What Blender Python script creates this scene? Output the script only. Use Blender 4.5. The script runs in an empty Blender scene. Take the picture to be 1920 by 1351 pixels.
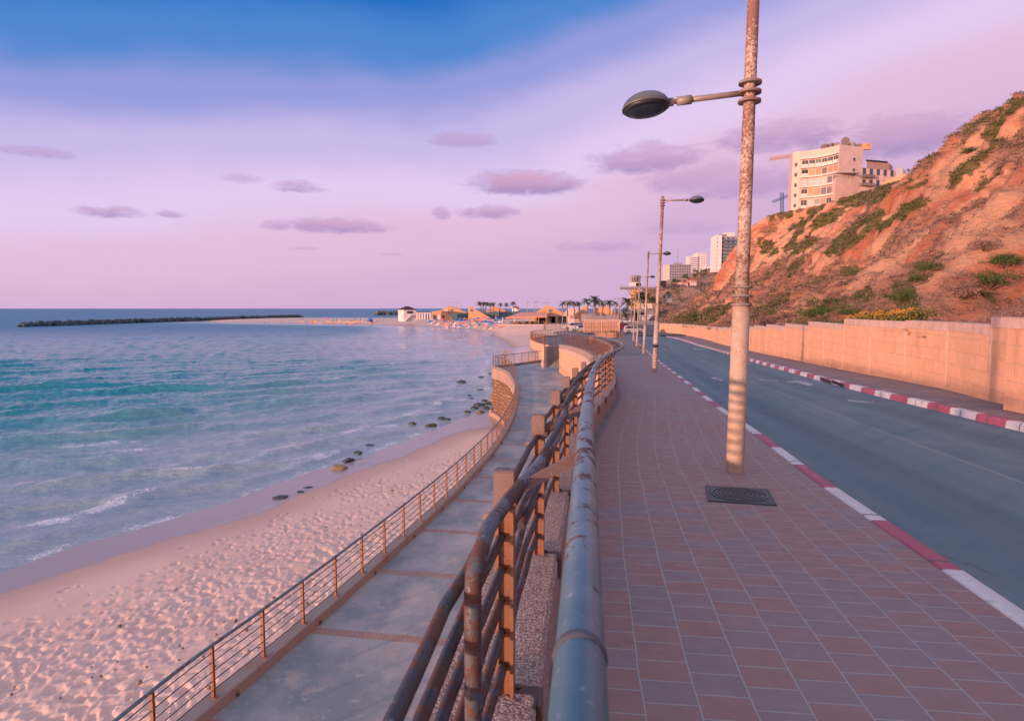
import bpy, bmesh, math, random
import numpy as np
from mathutils import Vector, Matrix, Euler
random.seed(7); RNG = np.random.default_rng(11)
SC = bpy.context.scene; COL = SC.collection
R = math.radians
# ------------------------------------------------------------------ camera model
FP = 1200.0; PITCH = math.atan(97.5/FP); CP, SP = math.cos(PITCH), math.sin(PITCH)
cam = bpy.data.objects.new('camera', bpy.data.cameras.new('camera')); COL.objects.link(cam); SC.camera = cam
cam.rotation_euler = (math.pi/2-PITCH, 0, 0); cam.data.sensor_width = 36; cam.data.lens = FP/1920*36
cam.data.clip_end = 60000; cam.data.clip_start = .05
cam.data.dof.use_dof = True; cam.data.dof.focus_distance = 13; cam.data.dof.aperture_fstop = 7
def ray(px, py):
    x = (px-960)/FP; y = -(py-675.5)/FP
    d = (x, CP+y*SP, -SP+y*CP)
    return d[0]/d[1], d[2]/d[1]
def at(px, py, Y):
    a, b = ray(px, py); return Vector((a*Y, Y, b*Y))
def proj(P):
    P = np.asarray(P); fx = P[..., 0]; f = P[..., 1]*CP-P[..., 2]*SP; u = P[..., 1]*SP+P[..., 2]*CP
    return 960+fx/f*FP, 675.5-u/f*FP
_gy = np.arange(-60., 1500., 1.)
_g = np.interp(_gy, [-60, 0, 14.8, 30, 45, 60, 75, 130, 200, 400, 1500], [-.1, 1.67, 2.127, 2.62, 3.13, 3.68, 4.12, 4.93, 5.1, 5.2, 5.2])
_k = np.exp(-np.linspace(-2, 2, 13)**2); _k /= _k.sum(); _gs = np.convolve(np.pad(_g, 6, mode='edge'), _k, 'valid')
def G(Y): return np.interp(Y, _gy, _gs)                     # pavement level below the eye
def HL(Y):                                                   # lower promenade below the eye
    t = np.clip((np.asarray(Y)-32)/26, 0, 1); return 7.2-1.4*t*t*(3-2*t)
SEA = -10.4
def gp(px, py, h, off=0.0):
    a, b = ray(px, py); lo, hi = .2, 3000.
    for _ in range(70):
        m = .5*(lo+hi)
        if b*m+(h(m)+off) > 0: lo = m
        else: hi = m
    return Vector((a*m, m, b*m))
def sp(px, py, z=SEA):
    a, b = ray(px, py); Y = z/b; return Vector((a*Y, Y, z))
# ------------------------------------------------------------------ numpy noise
def _h(ix, iy, s):
    n = (ix.astype(np.int64)*374761393+iy.astype(np.int64)*668265263+s*1442695041) & 0xffffffff
    n = ((n ^ (n >> 13))*1274126177) & 0xffffffff
    return ((n ^ (n >> 16)) & 0xffff)/65535.
def vn(x, y, s=0):
    x = np.asarray(x, float); y = np.asarray(y, float)
    ix = np.floor(x); iy = np.floor(y); fx = x-ix; fy = y-iy
    fx = fx*fx*fx*(fx*(fx*6-15)+10); fy = fy*fy*fy*(fy*(fy*6-15)+10)
    a = _h(ix, iy, s); b = _h(ix+1, iy, s); c = _h(ix, iy+1, s); d = _h(ix+1, iy+1, s)
    return (a*(1-fx)+b*fx)*(1-fy)+(c*(1-fx)+d*fx)*fy
def fbm(x, y, s=0, o=4, g=.5):
    r = 0; a = 1; t = 0
    for i in range(o):
        r = r+a*vn(x*2**i+17.3*i, y*2**i-9.1*i, s+i); t += a; a *= g
    return r/t
def ss(a, b, x):
    t = np.clip((x-a)/(b-a), 0, 1); return t*t*(3-2*t)
# ------------------------------------------------------------------ object bookkeeping
def tag(o, label=None, cat=None, group=None, kind=None):
    if label: o['label'] = label
    if cat: o['category'] = cat
    if group: o['group'] = group
    if kind: o['kind'] = kind
    return o
def thing(name, label, cat, loc=(0, 0, 0), group=None, rz=0):
    o = bpy.data.objects.new(name, None); COL.objects.link(o); o.location = loc; o.rotation_euler = (0, 0, rz)
    o.empty_display_size = .2
    return tag(o, label, cat, group)
def dup(o, loc, rz=0, sc=1, label=None, parent=None):
    c = o.copy(); COL.objects.link(c); c.parent = parent
    if parent is None:
        c.location = loc; c.rotation_euler = (0, 0, rz); c.scale = (sc, sc, sc)
        if label: c['label'] = label
    for ch in list(o.children): dup(ch, None, parent=c)
    return c
def link(name, me, mat, parent=None):
    o = bpy.data.objects.new(name, me); COL.objects.link(o)
    if mat:
        for m in (mat if isinstance(mat, (list, tuple)) else [mat]): me.materials.append(m)
    if parent: o.parent = parent
    return o
def npmesh(name, V, F, mat=None, parent=None, smooth=False, attrs=None, uv=None):
    V = np.asarray(V, np.float32); F = np.asarray(F, np.int32); k = F.shape[1]
    me = bpy.data.meshes.new(name); me.vertices.add(len(V)); me.vertices.foreach_set('co', V.ravel())
    me.loops.add(F.size); me.loops.foreach_set('vertex_index', F.ravel())
    me.polygons.add(len(F)); me.polygons.foreach_set('loop_start', np.arange(0, F.size, k, dtype=np.int32))
    me.polygons.foreach_set('loop_total', np.full(len(F), k, np.int32))
    if smooth: me.polygons.foreach_set('use_smooth', np.ones(len(F), bool))
    if attrs:
        for n, a in attrs.items():
            at_ = me.attributes.new(n, 'FLOAT', 'POINT'); at_.data.foreach_set('value', np.asarray(a, np.float32))
    if uv is not None:
        l = me.uv_layers.new(name='UVMap'); l.data.foreach_set('uv', np.asarray(uv, np.float32)[F.ravel()].ravel())
    me.update(); me.validate()
    return link(name, me, mat, parent)
def gridfaces(nr, nc):
    i = np.arange(nr-1)[:, None]*nc+np.arange(nc-1)[None, :]; i = i.ravel()
    return np.stack([i, i+1, i+nc+1, i+nc], 1)
class MB:
    def __init__(s): s.v = []; s.f = []; s.uv = {}; s.sm = set()
    def face(s, pts, uvs=None):
        b = len(s.v); s.v += [Vector(p) for p in pts]; s.f.append(list(range(b, b+len(pts))))
        if uvs:
            for i, u in enumerate(uvs): s.uv[b+i] = u
        return s
    def mesh(s, vs, fs, smooth=False, uvs=None):
        b = len(s.v); s.v += [Vector(p) for p in vs]
        for f in fs:
            if smooth: s.sm.add(len(s.f))
            s.f.append([b+i for i in f])
        if uvs:
            for i, u in enumerate(uvs): s.uv[b+i] = u
        return s
    def box(s, c, size, rz=0, X=None, Yv=None, Z=None):
        c = Vector(c)
        if X is None:
            X = Vector((math.cos(rz), math.sin(rz), 0)); Yv = Vector((-math.sin(rz), math.cos(rz), 0)); Z = Vector((0, 0, 1))
        a, b, d = [k/2 for k in size]; vs = []
        for z in (-d, d):
            for x, y in ((-a, -b), (a, -b), (a, b), (-a, b)): vs.append(c+X*x+Yv*y+Z*z)
        return s.mesh(vs, [(3, 2, 1, 0), (4, 5, 6, 7), (0, 1, 5, 4), (1, 2, 6, 5), (2, 3, 7, 6), (3, 0, 4, 7)])
    def beam(s, p, q, w, h, up=(0, 0, 1)):
        p = Vector(p); q = Vector(q); X = (q-p); L = X.length; X.normalize(); Yv = Vector(up).cross(X)
        if Yv.length < 1e-4: Yv = Vector((1, 0, 0)).cross(X)
        Yv.normalize(); Z = X.cross(Yv)
        return s.box((p+q)/2, (L, w, h), X=X, Yv=Yv, Z=Z)
    def tube(s, pts, r, n=8, cap=True):
        pts = [Vector(p) for p in pts]; m = len(pts); rs = r if isinstance(r, (list, tuple)) else [r]*m
        T0 = (pts[1]-pts[0]).normalized(); u = T0.orthogonal().normalized(); vs = []
        for i, p in enumerate(pts):
            T = (pts[min(i+1, m-1)]-pts[max(i-1, 0)]).normalized()
            u = (u-T*u.dot(T)).normalized(); w = T.cross(u)
            for k in range(n):
                a = 2*math.pi*k/n; vs.append(p+(u*math.cos(a)+w*math.sin(a))*rs[i])
        fs = [(i*n+k, i*n+(k+1) % n, (i+1)*n+(k+1) % n, (i+1)*n+k) for i in range(m-1) for k in range(n)]
        s.mesh(vs, fs, smooth=True)
        if cap:
            s.face(vs[:n][::-1]); s.face(vs[-n:])
        return s
    def lathe(s, prof, c=(0, 0, 0), n=20, axis='z', smooth=True, sx=1, sy=1):
        c = Vector(c); vs = []
        for r, z in prof:
            for k in range(n):
                a = 2*math.pi*k/n; x, y = r*math.cos(a)*sx, r*math.sin(a)*sy
                vs.append(c+(Vector((x, y, z)) if axis == 'z' else Vector((z, x, y)) if axis == 'x' else Vector((x, z, y))))
        m = len(prof)
        fs = [(i*n+k, i*n+(k+1) % n, (i+1)*n+(k+1) % n, (i+1)*n+k) for i in range(m-1) for k in range(n)]
        s.mesh(vs, fs, smooth=smooth)
        if prof[0][0] > 1e-4: s.face(vs[:n][::-1])
        if prof[-1][0] > 1e-4: s.face(vs[-n:])
        return s
    def prism(s, poly, z0, z1):
        n = len(poly); g = lambda z, i: z(i) if callable(z) else z
        vs = [Vector((p[0], p[1], g(z0, i))) for i, p in enumerate(poly)]+[Vector((p[0], p[1], g(z1, i))) for i, p in enumerate(poly)]
        return s.mesh(vs, [tuple(range(n))[::-1], tuple(range(n, 2*n))]+[(i, (i+1) % n, n+(i+1) % n, n+i) for i in range(n)])
    def extr(s, poly, O, X, Z, Yv, w):                      # outline in the (X,Z) plane given thickness w along Yv
        O = Vector(O); X = Vector(X); Z = Vector(Z); Yv = Vector(Yv); n = len(poly)
        vs = [O+X*a+Z*b-Yv*(w/2) for a, b in poly]+[O+X*a+Z*b+Yv*(w/2) for a, b in poly]
        return s.mesh(vs, [tuple(range(n)), tuple(range(n, 2*n))[::-1]]+[(i, n+i, n+(i+1) % n, (i+1) % n) for i in range(n)])
    def build(s, name, mat, parent=None, bevel=0, fix=True, weld=True):
        me = bpy.data.meshes.new(name); off = Vector((0, 0, 0)); p = parent
        me.from_pydata([tuple(v) for v in s.v], [], s.f)
        if s.uv:
            l = me.uv_layers.new(name='UVMap')
            for lp in me.loops: l.data[lp.index].uv = s.uv.get(lp.vertex_index, (0, 0))
        if s.sm:
            for i in s.sm: me.polygons[i].use_smooth = True
        if fix:
            bm = bmesh.new(); bm.from_mesh(me)
            if weld: bmesh.ops.remove_doubles(bm, verts=bm.verts, dist=1e-5)
            bmesh.ops.recalc_face_normals(bm, faces=bm.faces)
            if bevel:
                es = [e for e in bm.edges if len(e.link_faces) == 2 and e.calc_face_angle(0) > .6]
                bmesh.ops.bevel(bm, geom=es, offset=bevel, segments=2, affect='EDGES', clamp_overlap=True)
            bm.to_mesh(me); bm.free()
        return link(name, me, mat, parent)
    def buildw(s, name, mat, parent, **k):                  # verts given in world space, parent only translated
        o = parent.location
        if parent.parent: o = o+parent.parent.location
        s.v = [v-o for v in s.v]
        return s.build(name, mat, parent, **k)
class Path:
    def __init__(s, pts, step=.3, sm=0):
        P = np.array([tuple(p) for p in pts], float); d = np.r_[0, np.cumsum(np.linalg.norm(np.diff(P[:, :2], axis=0), axis=1))]
        n = max(2, int(d[-1]/step)+1); t = np.linspace(0, d[-1], n); Q = np.stack([np.interp(t, d, P[:, i]) for i in range(P.shape[1])], 1)
        if sm:
            w = max(1, int(sm*3/step)); k = np.exp(-.5*(np.arange(-w, w+1)*step/sm)**2); k /= k.sum()
            a = np.concatenate([2*Q[0]-Q[w:0:-1] if w < n else np.repeat(Q[:1], w, 0), Q, 2*Q[-1]-Q[-2:-w-2:-1] if w < n else np.repeat(Q[-1:], w, 0)])
            Q = np.stack([np.convolve(a[:, i], k, 'valid') for i in range(Q.shape[1])], 1)
        s.Q = Q; s.d = np.r_[0, np.cumsum(np.linalg.norm(np.diff(Q[:, :2], axis=0), axis=1))]; s.L = s.d[-1]
    def p(s, t): return Vector([float(np.interp(t, s.d, s.Q[:, i])) for i in range(s.Q.shape[1])])
    def n(s, t):                                             # horizontal unit normal, to the right of travel
        a = s.p(max(t-.2, 0)); b = s.p(min(t+.2, s.L)); T = Vector((b.x-a.x, b.y-a.y, 0)).normalized(); return Vector((T.y, -T.x, 0))
    def off(s, t, o): return s.p(t)+s.n(t)*o
    def t_at_y(s, y): return float(np.interp(y, s.Q[:, 1], s.d))
# ------------------------------------------------------------------ materials
def lin(r, g, b):
    f = lambda c: c/12.92 if c <= .04045 else ((c+.055)/1.055)**2.4
    return (f(r/255), f(g/255), f(b/255), 1)
class NT:
    def __init__(s, tree): s.t = tree
    def n(s, typ, ins=None, **props):
        nd = s.t.nodes.new(typ)
        for k, v in props.items(): setattr(nd, k, v)
        for k, v in (ins or {}).items():
            sk = nd.inputs[k]
            if isinstance(v, bpy.types.NodeSocket): s.t.links.new(v, sk)
            elif v is not None: sk.default_value = v
        return nd
    def m(s, op, a, b=0., c=None, clamp=False):
        nd = s.n('ShaderNodeMath', {0: a, 1: b}, operation=op, use_clamp=clamp)
        if c is not None:
            if isinstance(c, bpy.types.NodeSocket): s.t.links.new(c, nd.inputs[2])
            else: nd.inputs[2].default_value = c
        return nd.outputs[0]
    def mix(s, f, a, b, mode='MIX'):
        nd = s.n('ShaderNodeMix', data_type='RGBA', blend_type=mode)
        for i, v in ((0, f), (6, a), (7, b)):
            if isinstance(v, bpy.types.NodeSocket): s.t.links.new(v, nd.inputs[i])
            else: nd.inputs[i].default_value = v if i == 0 else (tuple(v)+(1,))[:4]
        return nd.outputs[2]
    def sst(s, x, a, b, lo=0., hi=1.):
        return s.n('ShaderNodeMapRange', {0: x, 1: a, 2: b, 3: lo, 4: hi}, interpolation_type='SMOOTHSTEP').outputs[0]
    def noise(s, vec, scale, detail=4, rough=.55, out=0, dist=0):
        return s.n('ShaderNodeTexNoise', {'Vector': vec, 'Scale': scale, 'Detail': detail, 'Roughness': rough, 'Distortion': dist}).outputs[out]
    def attr(s, name): return s.n('ShaderNodeAttribute', attribute_name=name).outputs['Fac']
    def scale(s, v, sc): return s.n('ShaderNodeVectorMath', {0: v, 1: sc}, operation='MULTIPLY').outputs[0]
    def obj(s): return s.n('ShaderNodeTexCoord').outputs['Object']
    def pos(s): return s.n('ShaderNodeNewGeometry').outputs['Position']
    def uv(s): return s.n('ShaderNodeTexCoord').outputs['UV']
    def bump(s, h, st=.3, d=.02): return s.n('ShaderNodeBump', {'Height': h, 'Strength': st, 'Distance': d}).outputs[0]
def newmat(name):
    m = bpy.data.materials.new(name); m.use_nodes = True; t = m.node_tree
    return m, NT(t), t.nodes['Principled BSDF']
def setp(nt, b, **k):
    al = dict(col='Base Color', rough='Roughness', metal='Metallic', spec='Specular IOR Level', nrm='Normal')
    for a, v in k.items():
        s = b.inputs[al[a]]
        if isinstance(v, bpy.types.NodeSocket): nt.t.links.new(v, s)
        else: s.default_value = (tuple(v)+(1,))[:4] if a == 'col' else v
def M(name, col, col2=None, scale=3., rough=.75, bump=.0, bd=.01, metal=0., spec=.3, lo=.35, hi=.65, fine=0.2, coord='pos'):
    m, t, b = newmat(name); v = t.pos() if coord == 'pos' else t.obj()
    if col2 is None: col2 = tuple(c*.72 for c in col[:3])
    n1 = t.noise(v, scale, 5, .6); n2 = t.noise(v, scale*9, 4, .6)
    f = t.sst(t.m('ADD', t.m('MULTIPLY', n1, 1-fine), t.m('MULTIPLY', n2, fine)), lo, hi)
    setp(t, b, col=t.mix(f, col, col2), rough=rough, metal=metal, spec=spec)
    if bump: setp(t, b, nrm=t.bump(t.m('ADD', n1, t.m('MULTIPLY', n2, .4)), bump, bd))
    return m
# ------------------------------------------------------------------ sky
SUN_EL, SUN_AZ = R(5.5), (0.76, 0.65)                       # the light travels towards +x +y
W = bpy.data.worlds.new('World'); SC.world = W; W.use_nodes = True; wt = NT(W.node_tree)
bg = W.node_tree.nodes['Background']
gen = wt.n('ShaderNodeTexCoord').outputs['Generated']
xyz = wt.n('ShaderNodeSeparateXYZ', {0: gen}); dx, dy, dz = xyz.outputs
el = wt.m('MULTIPLY', wt.m('ARCSINE', dz), 180/math.pi); az = wt.m('MULTIPLY', wt.m('ARCTAN2', dx, dy), 180/math.pi)
# seen part: the blue sits top left-centre, lavender to the right
side = wt.sst(az, -10, 44, 0, 11.5); lft = wt.sst(az, -8, -40, 0, -2.8)
wob = wt.m('MULTIPLY', wt.m('SUBTRACT', wt.noise(wt.scale(gen, (2, 2, 5)), 1.6, 3), .5), 5)
e2 = wt.m('ADD', wt.m('SUBTRACT', wt.m('SUBTRACT', el, side), lft), wob)
rmp = wt.n('ShaderNodeValToRGB', {0: wt.m('DIVIDE', e2, 60)}); cr = rmp.color_ramp; cr.interpolation = 'EASE'
stops = [(-2, (212, 176, 214)), (1.5, (214, 178, 215)), (6, (229, 190, 222)), (10, (230, 205, 241)), (14.2, (203, 187, 235)), (18.2, (152, 158, 222)), (21.8, (80, 136, 210)), (25.8, (18, 106, 195)), (34, (20, 92, 178)), (60, (40, 100, 175))]
while len(cr.elements) < len(stops): cr.elements.new(.5)
for e, (p, c) in zip(cr.elements, stops): e.position = max(0, p/60); e.color = lin(*c)
sky = rmp.outputs[0]
# clouds: flat-bottomed puffs standing at fixed bearings
def pa(px, py):
    a, b = ray(px, py); return math.degrees(math.atan(a)), math.degrees(math.atan2(b, math.hypot(1, a)))
CL = [(980, 349, 105, 24, 1), (910, 400, 58, 14, .8), (552, 352, 46, 13, .9), (455, 336, 42, 11, .5), (205, 400, 68, 14, .85), (318, 403, 28, 7, .6), (630, 426, 92, 15, .85), (520, 424, 36, 11, .6),
      (1210, 305, 105, 32, .85), (1320, 340, 120, 30, .6), (1470, 262, 110, 34, .85), (1700, 262, 150, 40, .9), (1400, 350, 120, 30, .65), (870, 265, 58, 16, .55), (65, 287, 70, 11, .6),
      (1110, 464, 80, 12, .5), (570, 466, 26, 4, .4), (735, 477, 26, 4, .35), (1290, 430, 80, 14, .3), (830, 402, 18, 12, .6)]
cn = wt.noise(wt.scale(gen, (1, 1, 2.8)), 30, 8, .68, dist=.5); cn2 = wt.noise(wt.scale(gen, (1, 1, 2)), 9, 3, .5)
pert = wt.m('ADD', wt.m('MULTIPLY', wt.m('SUBTRACT', cn, .52), 3.2), wt.m('MULTIPLY', wt.m('SUBTRACT', cn2, .5), 2.0))
cm = None; hgt = None
for (px_, py_, w_, h_, k_) in CL:
    a0, e0 = pa(px_, py_); a1, _ = pa(px_+w_, py_); _, e1 = pa(px_, py_-h_)
    u = wt.m('DIVIDE', wt.m('SUBTRACT', az, a0), (a1-a0)*1.05); v = wt.m('DIVIDE', wt.m('SUBTRACT', el, e0), (e1-e0)*1.15)
    vv = wt.m('ADD', wt.m('MAXIMUM', v, 0), wt.m('MULTIPLY', wt.m('MINIMUM', v, 0), 1.6))
    q = wt.m('ADD', wt.m('ADD', wt.m('MULTIPLY', u, u), wt.m('MULTIPLY', vv, vv)), pert)
    mk = wt.sst(q, 1.45, -.15, 0, k_)
    cm = mk if cm is None else wt.m('MAXIMUM', cm, mk)
    hh = wt.m('MULTIPLY', mk, wt.sst(v, -.7, 1.0)); hgt = hh if hgt is None else wt.m('MAXIMUM', hgt, hh)
ccol = wt.mix(hgt, lin(170, 144, 194), lin(222, 172, 206))
sky = wt.mix(wt.m('MULTIPLY', cm, 1.0), sky, ccol)
wisp = wt.sst(wt.noise(wt.scale(gen, (1, 1, 7)), 5, 5, .6), .52, .78, 0, .16)
wisp = wt.m('MULTIPLY', wisp, wt.sst(e2, 15, 9))
sky = wt.mix(wisp, sky, lin(236, 196, 222))
# the sunset glow behind the camera, on the sun's side, and the dome overhead, both brightened out of view as added fill
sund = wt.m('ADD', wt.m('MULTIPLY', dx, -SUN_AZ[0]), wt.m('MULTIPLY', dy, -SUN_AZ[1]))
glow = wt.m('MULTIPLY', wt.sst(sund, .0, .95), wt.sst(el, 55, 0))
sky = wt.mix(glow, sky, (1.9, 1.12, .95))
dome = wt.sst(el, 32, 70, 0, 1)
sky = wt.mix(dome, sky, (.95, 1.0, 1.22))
nish = wt.n('ShaderNodeTexSky', sky_type='NISHITA', sun_disc=False, sun_elevation=SUN_EL, sun_rotation=math.atan2(-SUN_AZ[0], -SUN_AZ[1]))
nsk = wt.scale(nish.outputs[0], (.06, .06, .06))
sky = wt.mix(.05, sky, nsk)
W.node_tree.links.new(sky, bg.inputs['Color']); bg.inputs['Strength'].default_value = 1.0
sl = bpy.data.lights.new('sun', 'SUN'); sl.energy = 5.0; sl.angle = R(1.5); sl.color = (1.0, .57, .40)
so = bpy.data.objects.new('sun', sl); COL.objects.link(so)
so.rotation_euler = Vector((SUN_AZ[0]*math.cos(SUN_EL), SUN_AZ[1]*math.cos(SUN_EL), -math.sin(SUN_EL))).to_track_quat('-Z', 'Y').to_euler()
vs = SC.view_settings; vs.view_transform = 'Standard'; vs.look = 'None'; vs.exposure = .04; vs.gamma = 1; vs.use_curve_mapping = False
SC.cycles.max_bounces = 5; SC.cycles.diffuse_bounces = 3; SC.cycles.glossy_bounces = 3; SC.cycles.caustics_reflective = False; SC.cycles.caustics_refractive = False
SC.cycles.use_denoising = True
# ------------------------------------------------------------------ master lines
HR = lambda Y: G(Y)-1.27
rp = [gp(x, y, HR) for x, y in ((1086, 1351), (1090, 1200), (1091, 1045), (1094, 922), (1096, 800), (1099, 767), (1104, 725), (1112, 692), (1121, 673), (1136, 662.5), (1152, 655.5))]
rp = [(p.x, p.y) for p in rp if p.y < 14.0]
rp += [((x-960)/FP*Y, Y) for x, Y in ((1171, 15.2), (1167, 18), (1158, 22), (1136, 30), (1116, 38), (1095, 46), (1074, 54), (1060, 58.3))]
d0 = Vector((rp[1][0]-rp[0][0], rp[1][1]-rp[0][1])).normalized()
rp = [(rp[0][0]-.12*7, rp[0][1]-7)]+rp
RP = Path([(x, y, 0) for x, y in rp], .25, .9)
kp = [gp(x, y, G) for x, y in ((1920, 1175), (1770, 1065), (1655, 985), (1560, 925), (1470, 855), (1415, 812), (1345, 765), (1290, 720), (1240, 682), (1217, 662), (1203, 648))]
kp = [(p.x, p.y) for p in kp]; KP = Path([(kp[0][0]-.75, kp[0][1]-7, 0)]+[(x, y, 0) for x, y in kp]+[(17.5, 92, 0), (21.5, 112, 0)], .25, .9)
fp_ = [gp(x, y, G) for x, y in ((1900, 792), (1780, 763), (1700, 746), (1600, 722.5), (1500, 697), (1400, 671), (1367, 661), (1332, 651.5), (1294, 640.5), (1271, 634), (1248, 629.5))]
fk = [(p.x, p.y) for p in fp_]; FK = Path([(fk[0][0]-2.3, fk[0][1]-19, 0)]+[(x, y, 0) for x, y in fk], .3, 1.4)
wp = [gp(x, y, G) for x, y in ((1881, 762), (1789, 733), (1695, 714.6), (1624, 702), (1544, 686.5), (1481, 672.8), (1431, 663), (1371, 649.5), (1332, 638.5), (1278, 626), (1236, 622))]
WK = [(p.x, p.y) for p in wp]; WP = Path([(WK[0][0]-2.2, WK[0][1]-18, 0)]+[(x, y, 0) for x, y in WK], .3, 1.4)
print('ref', [tuple(round(c, 2) for c in p) for p in rp[:13]], '\nK', [(round(a, 1), round(b, 1)) for a, b in kp], '\nF', [(round(a, 1), round(b, 1)) for a, b in fk], '\nW', [(round(a, 1), round(b, 1)) for a, b in WK])
HF = lambda Y: HL(Y)-.22
lp_px = [(361, 1336), (473, 1249), (556, 1178), (625, 1121), (678, 1074), (764, 998.5), (794.6, 970.5), (822.5, 945), (848, 921), (866.5, 902.5), (884, 884), (913, 853), (944, 811), (960, 779), (969, 747), (969, 717), (957, 697), (940, 689), (925, 685.5)]
lp = [gp(x, y, HF) for x, y in lp_px]; lp = [(p.x, p.y) for p in lp]
LA = Path([(lp[0][0]-1.6*1.15, lp[0][1]-9.5*1.15, 0)]+[(x, y, 0) for x, y in lp], .25, .7)
le = [gp(x, y, HF) for x, y in ((925, 685.5), (942, 683.5), (959, 682), (1016, 674))]
LB = Path([(p.x, p.y, 0) for p in le], .25, .5)
print('L', [(round(a, 1), round(b, 1)) for a, b in lp], [tuple(round(c, 1) for c in p) for p in le])
# ------------------------------------------------------------------ ground materials
def paver_mat():
    m, t, b = newmat('pavers'); uv = t.uv(); P = t.pos()
    wv = t.n('ShaderNodeVectorMath', {0: uv, 1: t.scale(t.noise(P, .9, 2, out=1), (.02, .05, 0))}, operation='ADD').outputs[0]
    br = t.n('ShaderNodeTexBrick', {'Vector': wv, 'Color1': (0, 0, 0, 1), 'Color2': (1, 1, 1, 1), 'Mortar': (.5, .5, .5, 1), 'Scale': 1., 'Mortar Size': .0052, 'Mortar Smooth': .35, 'Bias': 0., 'Brick Width': .19, 'Row Height': .245}, offset=.5)
    rnd = t.m('ADD', br.outputs['Color'], 0)
    red = t.mix(t.noise(P, 26, 4), (.33, .18, .16), (.27, .155, .145)); dark = t.mix(t.noise(P, 21, 4), (.26, .20, .215), (.205, .17, .19))
    sx = t.n('ShaderNodeSeparateXYZ', {0: uv}).outputs[0]
    zone = t.m('MULTIPLY', t.sst(sx, 12.5, 13.1), t.sst(sx, 24, 19))                      # a stretch relaid in plain red blocks
    f = t.m('ADD', t.m('SUBTRACT', rnd, t.m('MULTIPLY', zone, .62)), t.m('MULTIPLY', t.m('SUBTRACT', t.noise(P, .7, 3), .5), .7))
    c = t.mix(t.sst(f, .34, .70, 0, .68), red, dark)
    c = t.mix(t.sst(t.noise(P, .35, 5, .6), .42, .70, 0, .6), c, (.27, .215, .21))
    c = t.mix(t.sst(t.noise(P, 22, 6, .8), .60, .72, 0, .35), c, (.36, .29, .27)); c = t.mix(t.sst(t.noise(P, 1.7, 7, .78), .60, .66, 0, .35), c, (.13, .10, .105))        # dust
    c = t.mix(t.sst(t.noise(P, 7, 5, .7), .66, .76, 0, .4), c, (.07, .055, .06))
    c = t.mix(br.outputs['Fac'], c, (.34, .315, .325))
    setp(t, b, col=c, rough=t.sst(t.noise(P, 9, 3), .3, .7, .55, .85), spec=.35)
    hgt = t.m('ADD', t.m('SUBTRACT', t.m('MULTIPLY', rnd, .18), t.m('MULTIPLY', br.outputs['Fac'], .8)), t.m('MULTIPLY', t.noise(P, 55, 5, .7), .4))
    setp(t, b, nrm=t.bump(hgt, .55, .008)); return m
def asphalt_mat():
    m, t, b = newmat('asphalt'); P = t.pos(); uv = t.uv(); y = t.n('ShaderNodeSeparateXYZ', {0: uv}).outputs[1]
    sc_ = t.n('ShaderNodeSeparateXYZ', {0: t.scale(uv, (.06, 1.6, 1))}); st = t.noise(t.scale(uv, (.05, 1.4, 1)), 1., 5, .6)
    c = t.mix(t.sst(st, .3, .72), (.068, .135, .160), (.125, .188, .21))
    c = t.mix(t.sst(t.noise(P, .5, 5, .65), .5, .72, 0, .5), c, (.17, .21, .23))
    c = t.mix(t.sst(t.noise(P, 160, 3, .7), .5, .75, 0, .55), c, (.26, .28, .29))
    c = t.mix(t.sst(t.noise(P, 3.2, 6, .75), .66, .72, 0, .5), c, (.06, .09, .11))
    seam = t.m('MULTIPLY', t.sst(t.m('ABSOLUTE', t.m('ADD', y, t.m('MULTIPLY', t.noise(P, .8, 3), .12))), .045, .01), t.sst(t.noise(P, 1.1, 4), .4, .55, .25, .9))
    c = t.mix(seam, c, (.22, .23, .24))
    vw = t.n('ShaderNodeVectorMath', {0: P, 1: t.scale(t.noise(P, 1.3, 4, out=1), (1.1, 1.1, 0))}, operation='ADD').outputs[0]
    ck = t.n('ShaderNodeTexVoronoi', {'Vector': vw, 'Scale': .30}, feature='DISTANCE_TO_EDGE').outputs['Distance']; c = t.mix(t.m('MULTIPLY', t.sst(ck, .012, .004), t.sst(t.noise(P, .4, 3), .50, .58, 0, .4)), c, (.03, .045, .055))
    c = t.mix(t.m('MULTIPLY', t.sst(t.m('ABSOLUTE', t.m('SUBTRACT', t.m('ABSOLUTE', y), 1.35)), .55, .1), .30), c, (.055, .085, .105))
    e2_ = t.m('MULTIPLY', t.sst(y, 2.1, 2.7), t.sst(t.noise(P, 1.6, 5), .35, .65)); c = t.mix(t.m('MULTIPLY', e2_, .5), c, (.05, .055, .06))
    edge = t.m('MULTIPLY', t.sst(y, -1.9, -2.6), t.sst(t.noise(P, 1.2, 5), .35, .65)); c = t.mix(t.m('MULTIPLY', edge, .55), c, (.26, .22, .20))
    setp(t, b, col=c, rough=.72, spec=.4, nrm=t.bump(t.noise(P, 130, 4, .8), .6, .006)); return m
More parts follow.
